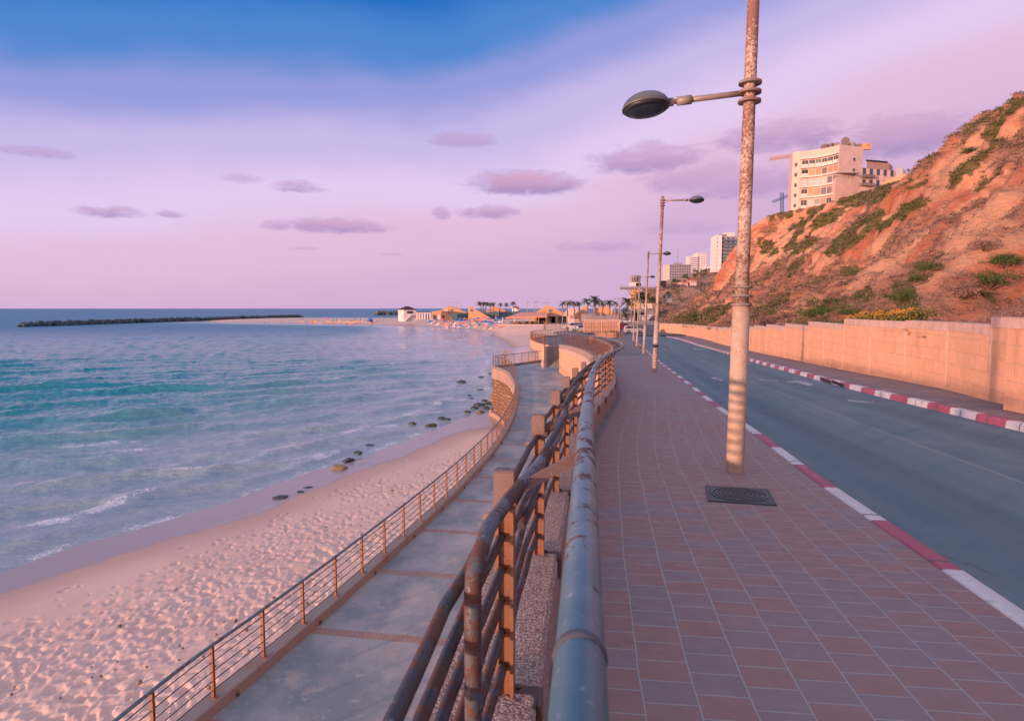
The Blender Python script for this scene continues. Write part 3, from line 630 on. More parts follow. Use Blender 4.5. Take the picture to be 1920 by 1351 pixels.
# plaza edge: low orange wall and railings that curve towards the beach and back
ED = Path([(3.55, 65.6, 0), (2.9, 75, 0), (2.5, 84, 0), (2.55, 89, 0), (3.3, 95, 0), (5.3, 103, 0), (8.2, 110, 0), (10.5, 114, 0)], .5, 1.2)
pw_ = thing('retaining_wall', 'low orange wall under the plaza edge above the far beach sand', 'retaining wall')
wall_strip(ED, .1, ED.L-.2, -.05, lambda y: -float(G(y))+.12, lambda y: -float(G(y))-2.6, .3, 1.).buildw('wall_face', MAT_BLOCK, pw_, fix=False)
railing('railing', 'brown railing curving out along the plaza edge toward the beach umbrellas', ED, .2, ED.L-.3, lambda y: -float(G(y))+.12, 1.0, 1.5, 4, .03, .014, .07, mats=MR, rstep=1.)
B2 = Path([(8.3, 92, 0), (12, 90.5, 0), (15, 91, 0), (16.3, 93.5, 0), (16.5, 97, 0), (15.5, 101, 0)], .4, .9)
railing('railing', 'brown railing bowed around the end of the ramp, before the lattice wall', B2, .1, B2.L-.1, lambda y: -float(G(y))+.02, 1.05, 1.3, 4, .03, .014, .07, mats=MR, rstep=.8)
B3 = Path([(12.6, 98.5, 0), (16.6, 99.5, 0), (17.1, 103, 0)], .5, .5)
lw = thing('retaining_wall', 'short orange ramp wall just behind the bowed railing', 'retaining wall')
wall_strip(B3, 0, B3.L, 0, lambda y: -float(G(y))+.75, lambda y: -float(G(y))-.1, .25, .6).buildw('wall_face', MAT_BLOCK, lw, fix=False)
B4 = Path([(7.6, 146, 0), (7.4, 152, 0), (9, 158, 0), (14, 163, 0), (21, 165, 0)], .6, 1.5)
railing('railing', 'farthest brown railing, curving beside the parked off-road car', B4, .1, B4.L-.1, lambda y: -float(G(y))+.02, 1.05, 1.6, 4, .03, .016, .08, mats=MR, rstep=1.)
# ------------------------------------------------------------------ long sandstone boundary wall
bw = thing('boundary_wall', 'long orange sandstone wall stepping down along the road at the cliff foot', 'wall')
MAT_PIL = M('wall_pilaster', (.70, .46, .36), (.55, .36, .28), 3, .85, .3, .01)
t_s = WP.t_at_y(WK[2][1]); seg = 5.75
stn = [t_s-seg*2.6, t_s-seg, t_s]
while stn[-1]+seg < WP.L: stn.append(stn[-1]+seg)
stn.append(WP.L)
for i, (a, b_) in enumerate(zip(stn[:-1], stn[1:])):
    ym = WP.p((a+b_)/2).y; zt = -float(G(WP.p(b_ if i < 2 else a+.3).y))+1.93-.06*max(0, min(i-1, 3))*.6
    mb = wall_strip(WP, a, b_, 0., lambda y: zt-.24, lambda y: -float(G(y))-.3, .35, max(.8, (b_-a)/6.0))
    pn = mb.buildw('wall_panel', MAT_BLOCK, bw, fix=False)
    wall_strip(WP, a, b_, -.012, lambda y: zt, lambda y: zt-.237, .375, (b_-a)/6.0).buildw('coping', MAT_COPE, pn, fix=False)
    for tt in (a, (a+b_)/2):
        if tt < .3: continue
        p = WP.off(tt, -.006); n = WP.n(tt); zb = -float(G(p.y))-.2
        MB().box((p.x, p.y, (zt-.24+zb)/2), (.02, .11, zt-.245-zb), X=n, Yv=Vector((-n.y, n.x, 0)), Z=Vector((0, 0, 1))).buildw('pilaster', MAT_PIL, pn)
# nearer return block of the wall at the right edge
e = gp(1881, 768, G); e2 = e+Vector((-.75, -4.6, 0)); zt = at(1890, 606, e.y).z-.10
mb = MB(); nn = Vector((.987, -.16, 0))
for (p, q, L) in ((e, e2, 4.7), (e+nn*1.2, e2+nn*1.2, 4.7)):
    mb.face([(p.x, p.y, -3), (q.x, q.y, -3), (q.x, q.y, zt), (p.x, p.y, zt)], [(0, -3), (L, -3), (L, zt), (0, zt)])
mb.face([(e.x, e.y, -3), (e.x+nn.x*1.2, e.y+nn.y*1.2, -3), (e.x+nn.x*1.2, e.y+nn.y*1.2, zt), (e.x, e.y, zt)], [(0, -3), (1.2, -3), (1.2, zt), (0, zt)])
mb.face([(e.x, e.y, zt), (e2.x, e2.y, zt), (e2.x+nn.x*1.2, e2.y+nn.y*1.2, zt), (e.x+nn.x*1.2, e.y+nn.y*1.2, zt)])
rb_ = mb.buildw('wall_panel', MAT_BLOCK, bw, fix=False)
c = (e+e2)/2+nn*.6; MB().box((c.x, c.y, zt+.10), (1.26, 4.76, .20), X=nn, Yv=Vector((.16, .987, 0)), Z=Vector((0, 0, 1))).buildw('coping', MAT_COPE, rb_)
# ------------------------------------------------------------------ street lamps
def pole_mat(name, c1, c2, rust, lo, bands=0):
    m, t, b = newmat(name); P = t.pos(); z = t.n('ShaderNodeSeparateXYZ', {0: P}).outputs[2]
    n = t.noise(P, 34, 5, .65, dist=.8); n2 = t.noise(P, 3, 4)
    up = t.sst(z, -1.5, 3.4, -.10, .085) if bands else 0.
    f = t.sst(t.m('ADD', t.m('ADD', n, t.m('MULTIPLY', t.m('SUBTRACT', n2, .5), .5)), up), lo, lo+.05)
    c = t.mix(t.sst(t.noise(P, 12, 4), .4, .65), c1, c2)
    ring = t.n('ShaderNodeTexVoronoi', {'Vector': P, 'Scale': 16., 'Randomness': 1.}).outputs['Distance']
    c = t.mix(t.m('MULTIPLY', t.sst(t.m('ABSOLUTE', t.m('SUBTRACT', ring, .42)), .09, .02), .35), c, tuple(k*1.35 for k in c1))
    c = t.mix(t.m('MULTIPLY', f, rust), c, t.mix(t.noise(P, 70, 3), (.24, .115, .08), (.15, .07, .052)))
    setp(t, b, col=c, rough=.62, spec=.35, nrm=t.bump(t.m('ADD', n, f), .3, .004)); return m
MAT_POLE = pole_mat('flaking_pole_paint', (.46, .345, .29), (.37, .28, .24), .95, .50, 1)
MAT_SLEEVE = pole_mat('pole_sleeve', (.46, .34, .265), (.43, .29, .19), .5, .66)
MAT_DISC = M('grey_flange', (.27, .225, .20), (.20, .12, .09), 9, .6, .2, .003)
MAT_ARM = M('bronze_arm', (.30, .235, .20), (.22, .18, .16), 5, .5, metal=.2)
MAT_HEAD = M('lamp_shell', (.135, .125, .13), (.10, .10, .11), 3, .42, metal=.3, spec=.5)
MAT_LENS, _t, _b = newmat('smoked_lens'); setp(_t, _b, col=_t.mix(_t.noise(_t.pos(), 9, 4), (.012, .022, .035), (.03, .045, .06)), rough=.18, spec=.6)
MAT_RIM = M('lens_rim', (.02, .02, .03), (.012, .012, .018), 6, .35, spec=.5)
def lamp_head(arm, d, tip, size=.27):
    """bowl-shaped shell with a dark rim and a smoked lens below; d is the unit direction outwards"""
    d = Vector(d).normalized(); c = tip+d*size*1.02; s = Vector((-d.y, d.x, 0)); up = Vector((0, 0, 1))
    tl = R(4); s = s if s.y < 0 else -s; ta = R(11); s, up = s*math.cos(ta)+up*math.sin(ta), up*math.cos(ta)-s*math.sin(ta) 
    def el(prof, n=24):
        vs = []; 
        for rr, zz in prof:
            for k in range(n):
                a_ = 2*math.pi*k/n; vs.append(c+d*(rr*math.cos(a_)*size)+s*(rr*.8*math.sin(a_)*size)+up*zz*size)
        m_ = len(prof); return vs, [(i*n+k, i*n+(k+1) % n, (i+1)*n+(k+1) % n, (i+1)*n+k) for i in range(m_-1) for k in range(n)]
    hd = MB(); hd.mesh(*el([(.001, .52), (.22, .51), (.45, .455), (.66, .36), (.84, .215), (.95, .06), (1.0, -.08), (1.0, -.14), (.93, -.14), (.93, -.04)]), smooth=True)
    hd.beam(tip-d*.03, tip+d*.13, .07, .075); h = hd.buildw('lamp_head', MAT_HEAD, arm)
    return h, el
def street_lamp(base, H, r0, r1, d_top, label, lean=.010, low=None, sleeve_h=1.95, group='street lamps along the kerb', top=True, tape=None, reach=1.35, detail=1):
    o = thing('street_lamp', label, 'street lamp', base, group=group)
    ax = Vector((lean, 0, 1)).normalized(); P = lambda z: base+ax*z
    n = 24 if detail else 12
    MB().tube([P(-.1), P(.02), P(.5), P(sleeve_h)], [r0*1.02, r0, r0, r0*.97], n).buildw('sleeve', MAT_SLEEVE if detail else MAT_POLE, o)
    MB().tube([P(sleeve_h), P(sleeve_h+1), P(H*.6), P(H)], [r1*1.05, r1, r1*.92, r1*.82], n).buildw('pole', MAT_POLE, o)
    def discs(z, gap, R_, k=3):
        for i in range(k):
            c = P(z+gap*i); MB().tube([c-ax*.014, c+ax*.014], [R_, R_], n).buildw('flange', MAT_DISC, o)
    discs(sleeve_h-.01, .10, r1*1.62)
    def arm(z, d, L):
        d = Vector(d).normalized(); a = P(z); b_ = a+d*L
        am = MB().tube([a, b_], .032, 12); am.tube([b_-d*.17, b_-d*.01], .05, 12); am.tube([b_, b_+d*.08], .028, 10)
        ao = am.buildw('arm', MAT_ARM, o); h, el = lamp_head(o, d, b_+d*.06)
        MB().mesh(*el([(.93, -.10), (.90, -.22), (.80, -.28), (.78, -.27)]), smooth=True).build('rim', MAT_RIM).parent = h
        lm = MB(); lm.mesh(*el([(.80, -.26), (.6, -.36), (.3, -.41), (.001, -.425)]), smooth=True); lm.build('lens', MAT_LENS).parent = h
        for ch in h.children:
            for v in ch.data.vertices: v.co = v.co-base
    if top: arm(H-.16, d_top, reach); discs(H-.34, .10, r1*1.5)
    if low: discs(low[0]-.1, .10, r1*1.72); arm(low[0], low[1], low[2])
    if tape: MB().tube([P(tape), P(tape+.10)], r0*1.04, n).buildw('tape_band', MAT_RIM, o)
    return o
b1 = gp(1377.5, 884, G); rd = Vector((-.985, .17, 0))
lz = at(1388, 173, b1.y).z-b1.z
street_lamp(b1, 6.9, .100, .072, -rd, 'rusty flaking lamp post nearest the camera, with low lamp over the sidewalk', lean=.011, low=(lz, (-1, .13, -.085), .80), reach=1.2)
for i, (px, py, ty, lab, tp) in enumerate(((1227, 697, 368, 'second lamp post from the camera, black tape band low on its pole', .95), (1207, 662, 471, 'third lamp post along the kerb, between the taped one and the shorter-looking far pair', None),
        (1194, 648, 516, 'fourth lamp post along the kerb, before the parked silver hatchback', None), (1187.5, 638.5, 540, 'farthest and smallest lamp post of the kerb row, beside the parked cars', None))):
    b_ = gp(px, py, G); H = at(px, ty, b_.y).z-b_.z
    street_lamp(b_, H, .098, .070, -rd, lab, lean=.03, tape=tp, sleeve_h=2.0, reach=.92, detail=0)
# ------------------------------------------------------------------ manhole cover
mc = [gp(x, y, G, -.004) for x, y in ((1318, 911), (1436, 917), (1461, 948.5), (1332, 939))]
c = sum(mc, Vector())/4; mh = thing('manhole_cover', 'square dark iron manhole cover with concentric rings set in the red pavers', 'manhole cover', c)
X = ((mc[1]-mc[0])+(mc[2]-mc[3])).normalized(); Yv = ((mc[0]-mc[3])+(mc[1]-mc[2])); Yv = (Yv-X*Yv.dot(X)).normalized(); Z = X.cross(Yv)
wx = ((mc[1]-mc[0]).length+(mc[2]-mc[3]).length)/2; wy = ((mc[0]-mc[3]).length+(mc[1]-mc[2]).length)/2; print('manhole', wx, wy)
MAT_IRON = M('cast_iron', (.055, .075, .085), (.09, .10, .105), 14, .55, .5, .004, metal=.3)
MB().box(c, (wx, wy, .02), X=X, Yv=Yv, Z=Z).buildw('frame', MAT_IRON, mh)
def ring(r_a, r_b, z0, z1, n=40):
    vs = []
    for rr, zz in ((r_a, z0), (r_a, z1), (r_b, z1), (r_b, z0)):
        for k in range(n): a_ = 2*math.pi*k/n; vs.append(c+X*(rr*wx*math.cos(a_))+Yv*(rr*wy*math.sin(a_))+Z*zz)
    return vs, [(i*n+k, i*n+(k+1) % n, (i+1)*n+(k+1) % n, (i+1)*n+k) for i in range(3) for k in range(n)]
lid = MB()
for r_ in (.44, .37, .30, .23, .16, .09): lid.mesh(*ring(r_, r_-.035, .008, .017))
lid.buildw('lid', M('worn_iron_lid', (.07, .088, .097), (.105, .10, .10), 12, .5, metal=.3), mh)
# storm drain slots in the far kerb
for k_, (px, py, lab) in enumerate(((1566, 713, 'dark storm drain slot in the red and white kerb, left one of the pair'), (1598, 719, 'dark storm drain slot in the red and white kerb, right one of the pair'))):
    p = gp(px, py, lambda y: G(y)+.06); T = Vector((.985, .17, 0)); t_ = FK.t_at_y(p.y); q = FK.off(t_, -.012); n = FK.n(t_); T = Vector((-n.y, n.x, 0))
    d = thing('storm_drain', lab, 'storm drain', (q.x, q.y, -float(G(q.y))-.06), group='storm drain slots in the far kerb')
    for s_ in (-1, 1): MB().box((0, 0, 0), (.02, .10, .13), X=n, Yv=T, Z=Vector((0, 0, 1))).build('jamb', MAT_KERBC, d).location = T*(s_*.62)
    MB().box((-.005, 0, .0), (.03, 1.14, .10), X=n, Yv=T, Z=Vector((0, 0, 1))).build('opening', MAT_RIM, d)
# ------------------------------------------------------------------ shoreline
near = [sp(x, y) for x, y in ((0, 1075), (80, 1045), (150, 1020), (300, 980), (450, 932), (560, 892), (640, 866), (700, 848), (760, 824), (850, 789), (905, 768), (915, 748))]
near = [(p.x, p.y) for p in near]
far_ = [(x, y) for x, y in ((946, 666), (944, 656), (938, 647), (929, 639), (915, 631), (900, 624.5), (880, 618.5), (830, 613.5), (760, 610), (700, 608.5), (620, 607.2), (560, 606.2), (480, 605), (400, 603.5))]
far_ = [(sp(x, y).x, sp(x, y).y) for x, y in far_]
tip = [(sp(x, y).x, sp(x, y).y) for x, y in ((378, 602), (400, 600.6), (480, 597.8), (560, 596.4), (640, 596.6), (720, 596.8), (800, 596.6), (900, 596))]
wallp = [(LA.off(t_, -.35).x, LA.off(t_, -.35).y) for t_ in np.linspace(LA.t_at_y(44), LA.L-.4, 12)]
cor = [(LB.off(t_, -.5).x, LB.off(t_, -.5).y) for t_ in np.linspace(.8, LB.L, 6)]
cx = [(4.0, 90), (3.0, 112)]
SHORE = [(near[0][0]-4.5, near[0][1]-10), ]+near+wallp+cor
x0 = SHORE[0]
poly = [(x0[0]-3, -30)]+SHORE+far_[0:]+tip+[(30, 780), (100, 890), (250, 1300), (900, 2200), (3000, 2200), (3000, -30)]
PLY = np.array(poly, float)
def sdist(X, Y):
    X = np.asarray(X, float); Y = np.asarray(Y, float); d = np.full(X.shape, 1e9); ins = np.zeros(X.shape, bool); n = len(PLY)
    for i in range(n):
        ax_, ay = PLY[i]; bx, by = PLY[(i+1) % n]; ex, ey = bx-ax_, by-ay; t = np.clip(((X-ax_)*ex+(Y-ay)*ey)/(ex*ex+ey*ey+1e-9), 0, 1)
        d = np.minimum(d, np.hypot(X-ax_-t*ex, Y-ay-t*ey))
        if by != ay: ins ^= ((ay > Y) != (by > Y)) & (X < (bx-ax_)*(Y-ay)/(by-ay)+ax_)
    return np.where(ins, d, -d)
def sand_z(X, Y, d):
    z = np.interp(d, [-60, -20, -6, 0, 3, 6, 12, 40, 70, 100, 200, 600], [-4, -1.6, -.5, 0, .13, .36, .76, 2.7, 4.1, 4.8, 5.1, 5.2])
    spit = ss(380, 470, Y)*ss(40, -40, X); z = np.where(d > 0, z*(1-spit)+np.minimum(z, .9)*spit, z)
    e = np.full(np.shape(X), 1e9); Q = ED.Q[::6]
    for (ax_, ay, _), (bx, by, _) in zip(Q[:-1], Q[1:]):
        ex, ey = bx-ax_, by-ay; t = np.clip(((X-ax_)*ex+(Y-ay)*ey)/(ex*ex+ey*ey+1e-9), 0, 1); e = np.minimum(e, np.hypot(X-ax_-t*ex, Y-ay-t*ey))
    ramp = np.where((Y > 69) & (d > -2), -G(Y)-.75-.24*e-6*ss(2.2, -1.2, X)*ss(96, 78, Y)-4*ss(73, 69, Y), -99)
    e2 = np.full(np.shape(X), 1e9)
    for ax_, ay, bx, by in ((-3, 252, 24, 250), (24, 250, 34, 238)):
        ex, ey = bx-ax_, by-ay; t = np.clip(((X-ax_)*ex+(Y-ay)*ey)/(ex*ex+ey*ey), 0, 1); e2 = np.minimum(e2, np.hypot(X-ax_-t*ex, Y-ay-t*ey))
    ramp = np.maximum(ramp, np.where((d > -1) & (Y > 150), np.minimum(-6.2-.27*np.maximum(0, e2-3), SEA+.4*d+.3), -99))
    return np.maximum(SEA+z, ramp)
def sand_at(x, y): return float(sand_z(np.array([x]), np.array([y]), sdist(np.array([x]), np.array([y])))[0])
# ------------------------------------------------------------------ beach
rows = np.r_[np.exp(np.linspace(math.log(9), math.log(44), 400)), np.exp(np.linspace(math.log(44.4), math.log(120), 130)), np.exp(np.linspace(math.log(122), math.log(1000), 130))]
ang = np.r_[np.linspace(-1.15, -.76, 40), np.linspace(-.758, .03, 660), np.linspace(.04, .75, 60)]
YY, AA = np.meshgrid(rows, np.tan(ang), indexing='ij'); XX = YY*AA
SD = sdist(XX, YY)
for _ in range(3):
    q_ = SD.copy(); q_[14:-14, 10:-10] = sum(SD[14+i:len(SD)-14+i, 10+j:SD.shape[1]-10+j] for i in (-14, -7, 0, 7, 14) for j in (-10, -5, 0, 5, 10))/25; w_ = ss(-15, -9, XX)*ss(20, 27, YY)*ss(75, 65, YY); SD = q_*w_+SD*(1-w_)
nr = np.full(XX.shape, 1e9)
for (ax_, ay), (bx, by) in zip(([SHORE[0]]+near)[:-1], ([SHORE[0]]+near)[1:]):
    ex, ey = bx-ax_, by-ay; t = np.clip(((XX-ax_)*ex+(YY-ay)*ey)/(ex*ex+ey*ey+1e-9), 0, 1); nr = np.minimum(nr, np.hypot(XX-ax_-t*ex, YY-ay-t*ey))
SD = np.where((SD > 0) & (YY < 58), nr*ss(60, 50, YY)+SD*(1-ss(60, 50, YY)), SD)
wob = (fbm(XX*.13, YY*.13, 3)-.5)*2.4*ss(0, 6, np.abs(SD)+2)
ZZ = sand_z(XX, YY, SD+wob*.25*ss(60, 30, YY))
tr = ss(4.6, 8.5, SD+(fbm(XX*.22, YY*.22, 8)-.5)*5)*ss(75, 50, YY)              # trampled dry sand
ZZ += tr*((fbm(XX*2.2, YY*2.2, 21, 4)-.5)*.022+(fbm(XX*.6, YY*.6, 31, 3)-.5)*.07)
ci = (rows < 46).sum()
cand = RNG.uniform(0, 1, (60000, 2)); n_st = 0
lr = np.log(rows[:ci]); tg = np.tan(ang); at_ = ang
for u, v in cand:
    y = 10+u*34;
    x = -.88*y+v*(lyx(max(2, min(y, 56)))+.88*y)
    k0 = np.searchsorted(rows, y); a_ = math.atan2(x, y); j0 = np.searchsorted(ang, a_)
    if k0 >= ci or j0 <= 1 or j0 >= len(ang)-1: continue
    w_ = tr[k0, j0]
    clus = float(vn(x*.35+9, y*.35, 77)); clus = .25+1.5*max(0, clus-.25)
    if RNG.random() > w_*.15*clus+.007*(SD[k0, j0] > 4.0): continue
    n_st += 1
    if n_st > 6500: break
    r_ = .36; i0, i1 = np.searchsorted(rows, y-r_), np.searchsorted(rows, y+r_); c0, c1 = np.searchsorted(ang, math.atan2(x-r_, y)), np.searchsorted(ang, math.atan2(x+r_, y))
    if i1 <= i0 or c1 <= c0: continue
    xs = XX[i0:i1, c0:c1]-x; ys_ = YY[i0:i1, c0:c1]-y; th = RNG.normal(.35, .7); c_, s_ = math.cos(th), math.sin(th)
    p_ = xs*s_+ys_*c_; q_ = xs*c_-ys_*s_; L_ = RNG.uniform(.08, .20); W_ = L_*RNG.uniform(.42, .8)
    e_ = (p_/L_)**2+(q_/W_)**2; dep = RNG.uniform(.02, .055)
    ZZ[i0:i1, c0:c1] += -dep*np.exp(-e_*1.1)+dep*.14*np.exp(-((np.sqrt(e_)-1.55)/.45)**2)
WETD = SD+(fbm(XX*.10, YY*.10, 41, 3)-.5)*2.2-(fbm(XX*.5, YY*.5, 43, 2)-.5)*.5
wet = ss(3.0, 2.35, WETD); damp = ss(6.0, 2.8, WETD)
F = gridfaces(*XX.shape); zr = ZZ.ravel(); keep = (zr[F].max(1) > SEA-1.6)
V = np.stack([XX, YY, ZZ], -1).reshape(-1, 3)
def sand_mat():
    m, t, b = newmat('sand'); P = t.pos(); n = t.noise(P, 1.2, 5, .6); w = t.attr('wet'); d = t.attr('damp'); f = t.attr('far')
    c = t.mix(n, (.72, .49, .405), (.61, .40, .325)); c = t.mix(t.sst(t.noise(P, 45, 4, .75), .60, .72, 0, .35), c, (.32, .22, .19))
    c = t.mix(t.sst(t.noise(P, .3, 4), .4, .7, 0, .4), c, (.72, .52, .45))
    c = t.mix(t.m('MULTIPLY', d, .62), c, (.40, .255, .215)); c = t.mix(t.m('MULTIPLY', w, .85), c, (.30, .235, .225))
    rg = t.m('SUBTRACT', .92, t.m('MULTIPLY', w, .70)); rg = t.m('ADD', rg, t.m('MULTIPLY', t.noise(P, .8, 4), .08))
    setp(t, b, col=c, rough=rg, spec=t.m('ADD', .2, t.m('MULTIPLY', w, .45)))
    h = t.m('MULTIPLY', t.m('SUBTRACT', 1, t.m('MULTIPLY', w, .97)), t.m('ADD', t.m('MULTIPLY', t.noise(P, 7, 5, .7), .8), t.m('MULTIPLY', t.noise(P, 60, 3, .7), .12)))
    setp(t, b, nrm=t.bump(h, .35, .035)); return m
MAT_SAND = sand_mat()
tag(npmesh('beach', V, F[keep], MAT_SAND, smooth=True, attrs={'wet': wet.ravel(), 'damp': damp.ravel(), 'far': ss(60, 150, YY).ravel()}), kind='structure')
# ------------------------------------------------------------------ sea
rows = np.r_[np.exp(np.linspace(math.log(15), math.log(130), 430)), np.exp(np.linspace(math.log(131.5), math.log(900), 130)), np.exp(np.linspace(math.log(930), math.log(45000), 40))]
ang = np.r_[np.linspace(-1.2, -.70, 40), np.linspace(-.698, .03, 470), np.linspace(.035, .5, 30)]
YY, AA = np.meshgrid(rows, np.tan(ang), indexing='ij'); XX = YY*AA
dm = sdist(XX[:560], YY[:560]); SDs = np.concatenate([dm, np.full((len(rows)-560, len(ang)), -900.)])
off = -SDs                                                       # metres out from the water's edge
sw_ = ss(.2, 2.5, off)
ph0 = XX*.52-YY*.80+(fbm(XX*.035, YY*.035, 51, 3)-.5)*6.5          # swell phase coordinate (metres, growing towards the beach)
curv = np.where(off < 26, (26-off)*.0, 0)
ph = ph0
def crest(p, lam, k): s = .5+.5*np.sin(2*math.pi*p/lam); return s**k
am = ss(.34, .60, fbm(XX*.055+YY*.02, YY*.05, 61, 3))
lamN = 9.0
c1 = crest(ph, lamN, 5.0); c2 = crest(ph+3.1+(fbm(XX*.09, YY*.09, 71, 2)-.5)*5, 5.3, 2.5)
# bands hugging the beach, one behind the other
sh = off+(fbm(XX*.07, YY*.07, 81, 3)-.5)*4.5
c3 = crest(sh+.6, 4.4, 3)*ss(13, 5, off)*ss(.4, 2, off)
fade = ss(520, 200, YY); shel = .6+.4*ss(150, 60, YY)
c5 = crest(ph*.9+XX*.25+(fbm(XX*.2, YY*.2, 73, 2)-.5)*4, 2.7, 1.8)*ss(.42, .62, fbm(XX*.15, YY*.15, 75, 2))
wz = sw_*fade*shel*(.38*c1*(.4+.8*am)*ss(3, 16, off)+.10*c5*ss(2, 9, off)+.22*c2*(.25+ss(.35, .65, fbm(XX*.11, YY*.11, 91, 2)))+.15*c3)
chop = (fbm(XX*1.1+YY*.45, YY*1.25-XX*.4, 101, 3)-.5)*.19+(fbm(XX*.36+YY*.22, YY*.5-XX*.1, 111, 3)-.5)*.26
wz += sw_*fade*chop*(.35+.65*ss(12, 50, off))*ss(.5, 5, off)*(.5+.5*shel)
nz_ = fbm(XX*.10, YY*.10, 121, 3); nb = fbm(XX*.8, YY*.8, 131, 3)
foam = np.clip(ss(.62, .95, c1)*ss(.60, .72, nz_)*ss(40, 18, off)*ss(1.5, 5, off)*1.0, 0, 1)
foam = np.maximum(foam, ss(.50, .9, c3)*ss(.40, .58, fbm(XX*.16, YY*.16, 141, 2))*ss(9.5, 3.5, off)*.95)
foam = np.maximum(foam, ss(.7, .97, c2)*ss(.66, .74, fbm(XX*.13, YY*.13, 151, 2))*ss(48, 30, off)*.8)
foam = np.maximum(foam, ss(1.15, .35, off)*ss(-.4, .1, off)*ss(.36, .6, fbm(XX*.3, YY*.3, 161, 2))*.75)
foam *= ss(260, 120, YY)*(.45+.55*ss(.38, .6, fbm(XX*.9, YY*.9, 181, 3)))
milk_sheen = ss(46+70*ss(110, 220, YY)*ss(-90, -20, XX), 3, off+(fbm(XX*.06, YY*.06, 171, 3)-.5)*12)        # stirred-up sand in the shallows, with pale sky reflection put into the colour
deep = ss(160, 420, YY-XX*.6)*ss(20, 120, off)
V = np.stack([XX, YY, SEA+wz-.0], -1).reshape(-1, 3); F = gridfaces(*XX.shape); keep = SDs.ravel()[F].min(1) < 3
def sea_mat():
    m, t, b = newmat('sea_water'); P = t.pos(); fo = t.attr('foam'); mk = t.attr('milk_sheen'); dp = t.attr('deep'); fr = t.attr('far')
    n = t.noise(P, .12, 4)
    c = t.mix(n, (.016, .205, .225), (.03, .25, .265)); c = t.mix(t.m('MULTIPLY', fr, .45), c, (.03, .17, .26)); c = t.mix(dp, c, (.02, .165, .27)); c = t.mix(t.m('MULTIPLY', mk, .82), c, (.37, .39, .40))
    rp_ = t.n('ShaderNodeVectorRotate', {'Vector': P, 'Angle': -.62}, rotation_type='Z_AXIS').outputs[0]; stretch = t.scale(rp_, (.55, 1.25, 1)); P = rp_; fine = t.noise(stretch, 2.2, 5, .62); med = t.noise(t.scale(P, (.7, 1, 1)), .55, 4, .6); big = t.noise(t.scale(P, (.35, 1, 1)), .09, 4, .6)
    vo = t.n('ShaderNodeTexVoronoi', {'Vector': P, 'Scale': 3.2}, feature='DISTANCE_TO_EDGE').outputs['Distance']; lace = t.sst(vo, .16, .02, 0, .35)
    fm = t.sst(t.m('ADD', t.m('ADD', t.m('MULTIPLY', fo, 1.05), lace), t.m('MULTIPLY', t.m('SUBTRACT', t.noise(P, 9, 6, .8), .5), 3.6)), .70, 1.05)
    fm = t.m('MULTIPLY', fm, t.sst(fo, .03, .2))
    fm = t.m('MULTIPLY', fm, .8); c = t.mix(fm, c, (.80, .74, .79))
    med2 = t.m('POWER', t.noise(t.scale(P, (.09, .30, 1)), 1.0, 4, .6), 1.6); fine = t.m('ADD', fine, t.m('MULTIPLY', med2, 5.))
    h = t.m('ADD', t.m('MULTIPLY', fine, .22), t.m('ADD', t.m('MULTIPLY', t.m('MULTIPLY', med, t.m('SUBTRACT', 1, t.m('MULTIPLY', mk, .45))), .80), t.m('MULTIPLY', t.m('MULTIPLY', big, fr), 3.2)))
    setp(t, b, col=c, rough=t.m('ADD', .07, t.m('ADD', t.m('MULTIPLY', t.m('MULTIPLY', fr, t.m('SUBTRACT', 1, mk)), .28), t.m('MULTIPLY', fm, .7))), spec=t.m('SUBTRACT', .5, t.m('MULTIPLY', dp, .27)), nrm=t.bump(h, 1., .40)); b.inputs['IOR'].default_value = 1.33
    return m
tag(npmesh('sea', V, F[keep], sea_mat(), smooth=True, attrs={'foam': foam.ravel(), 'milk_sheen': milk_sheen.ravel(), 'deep': deep.ravel(), 'far': ss(55, 380, YY).ravel()}), kind='structure')
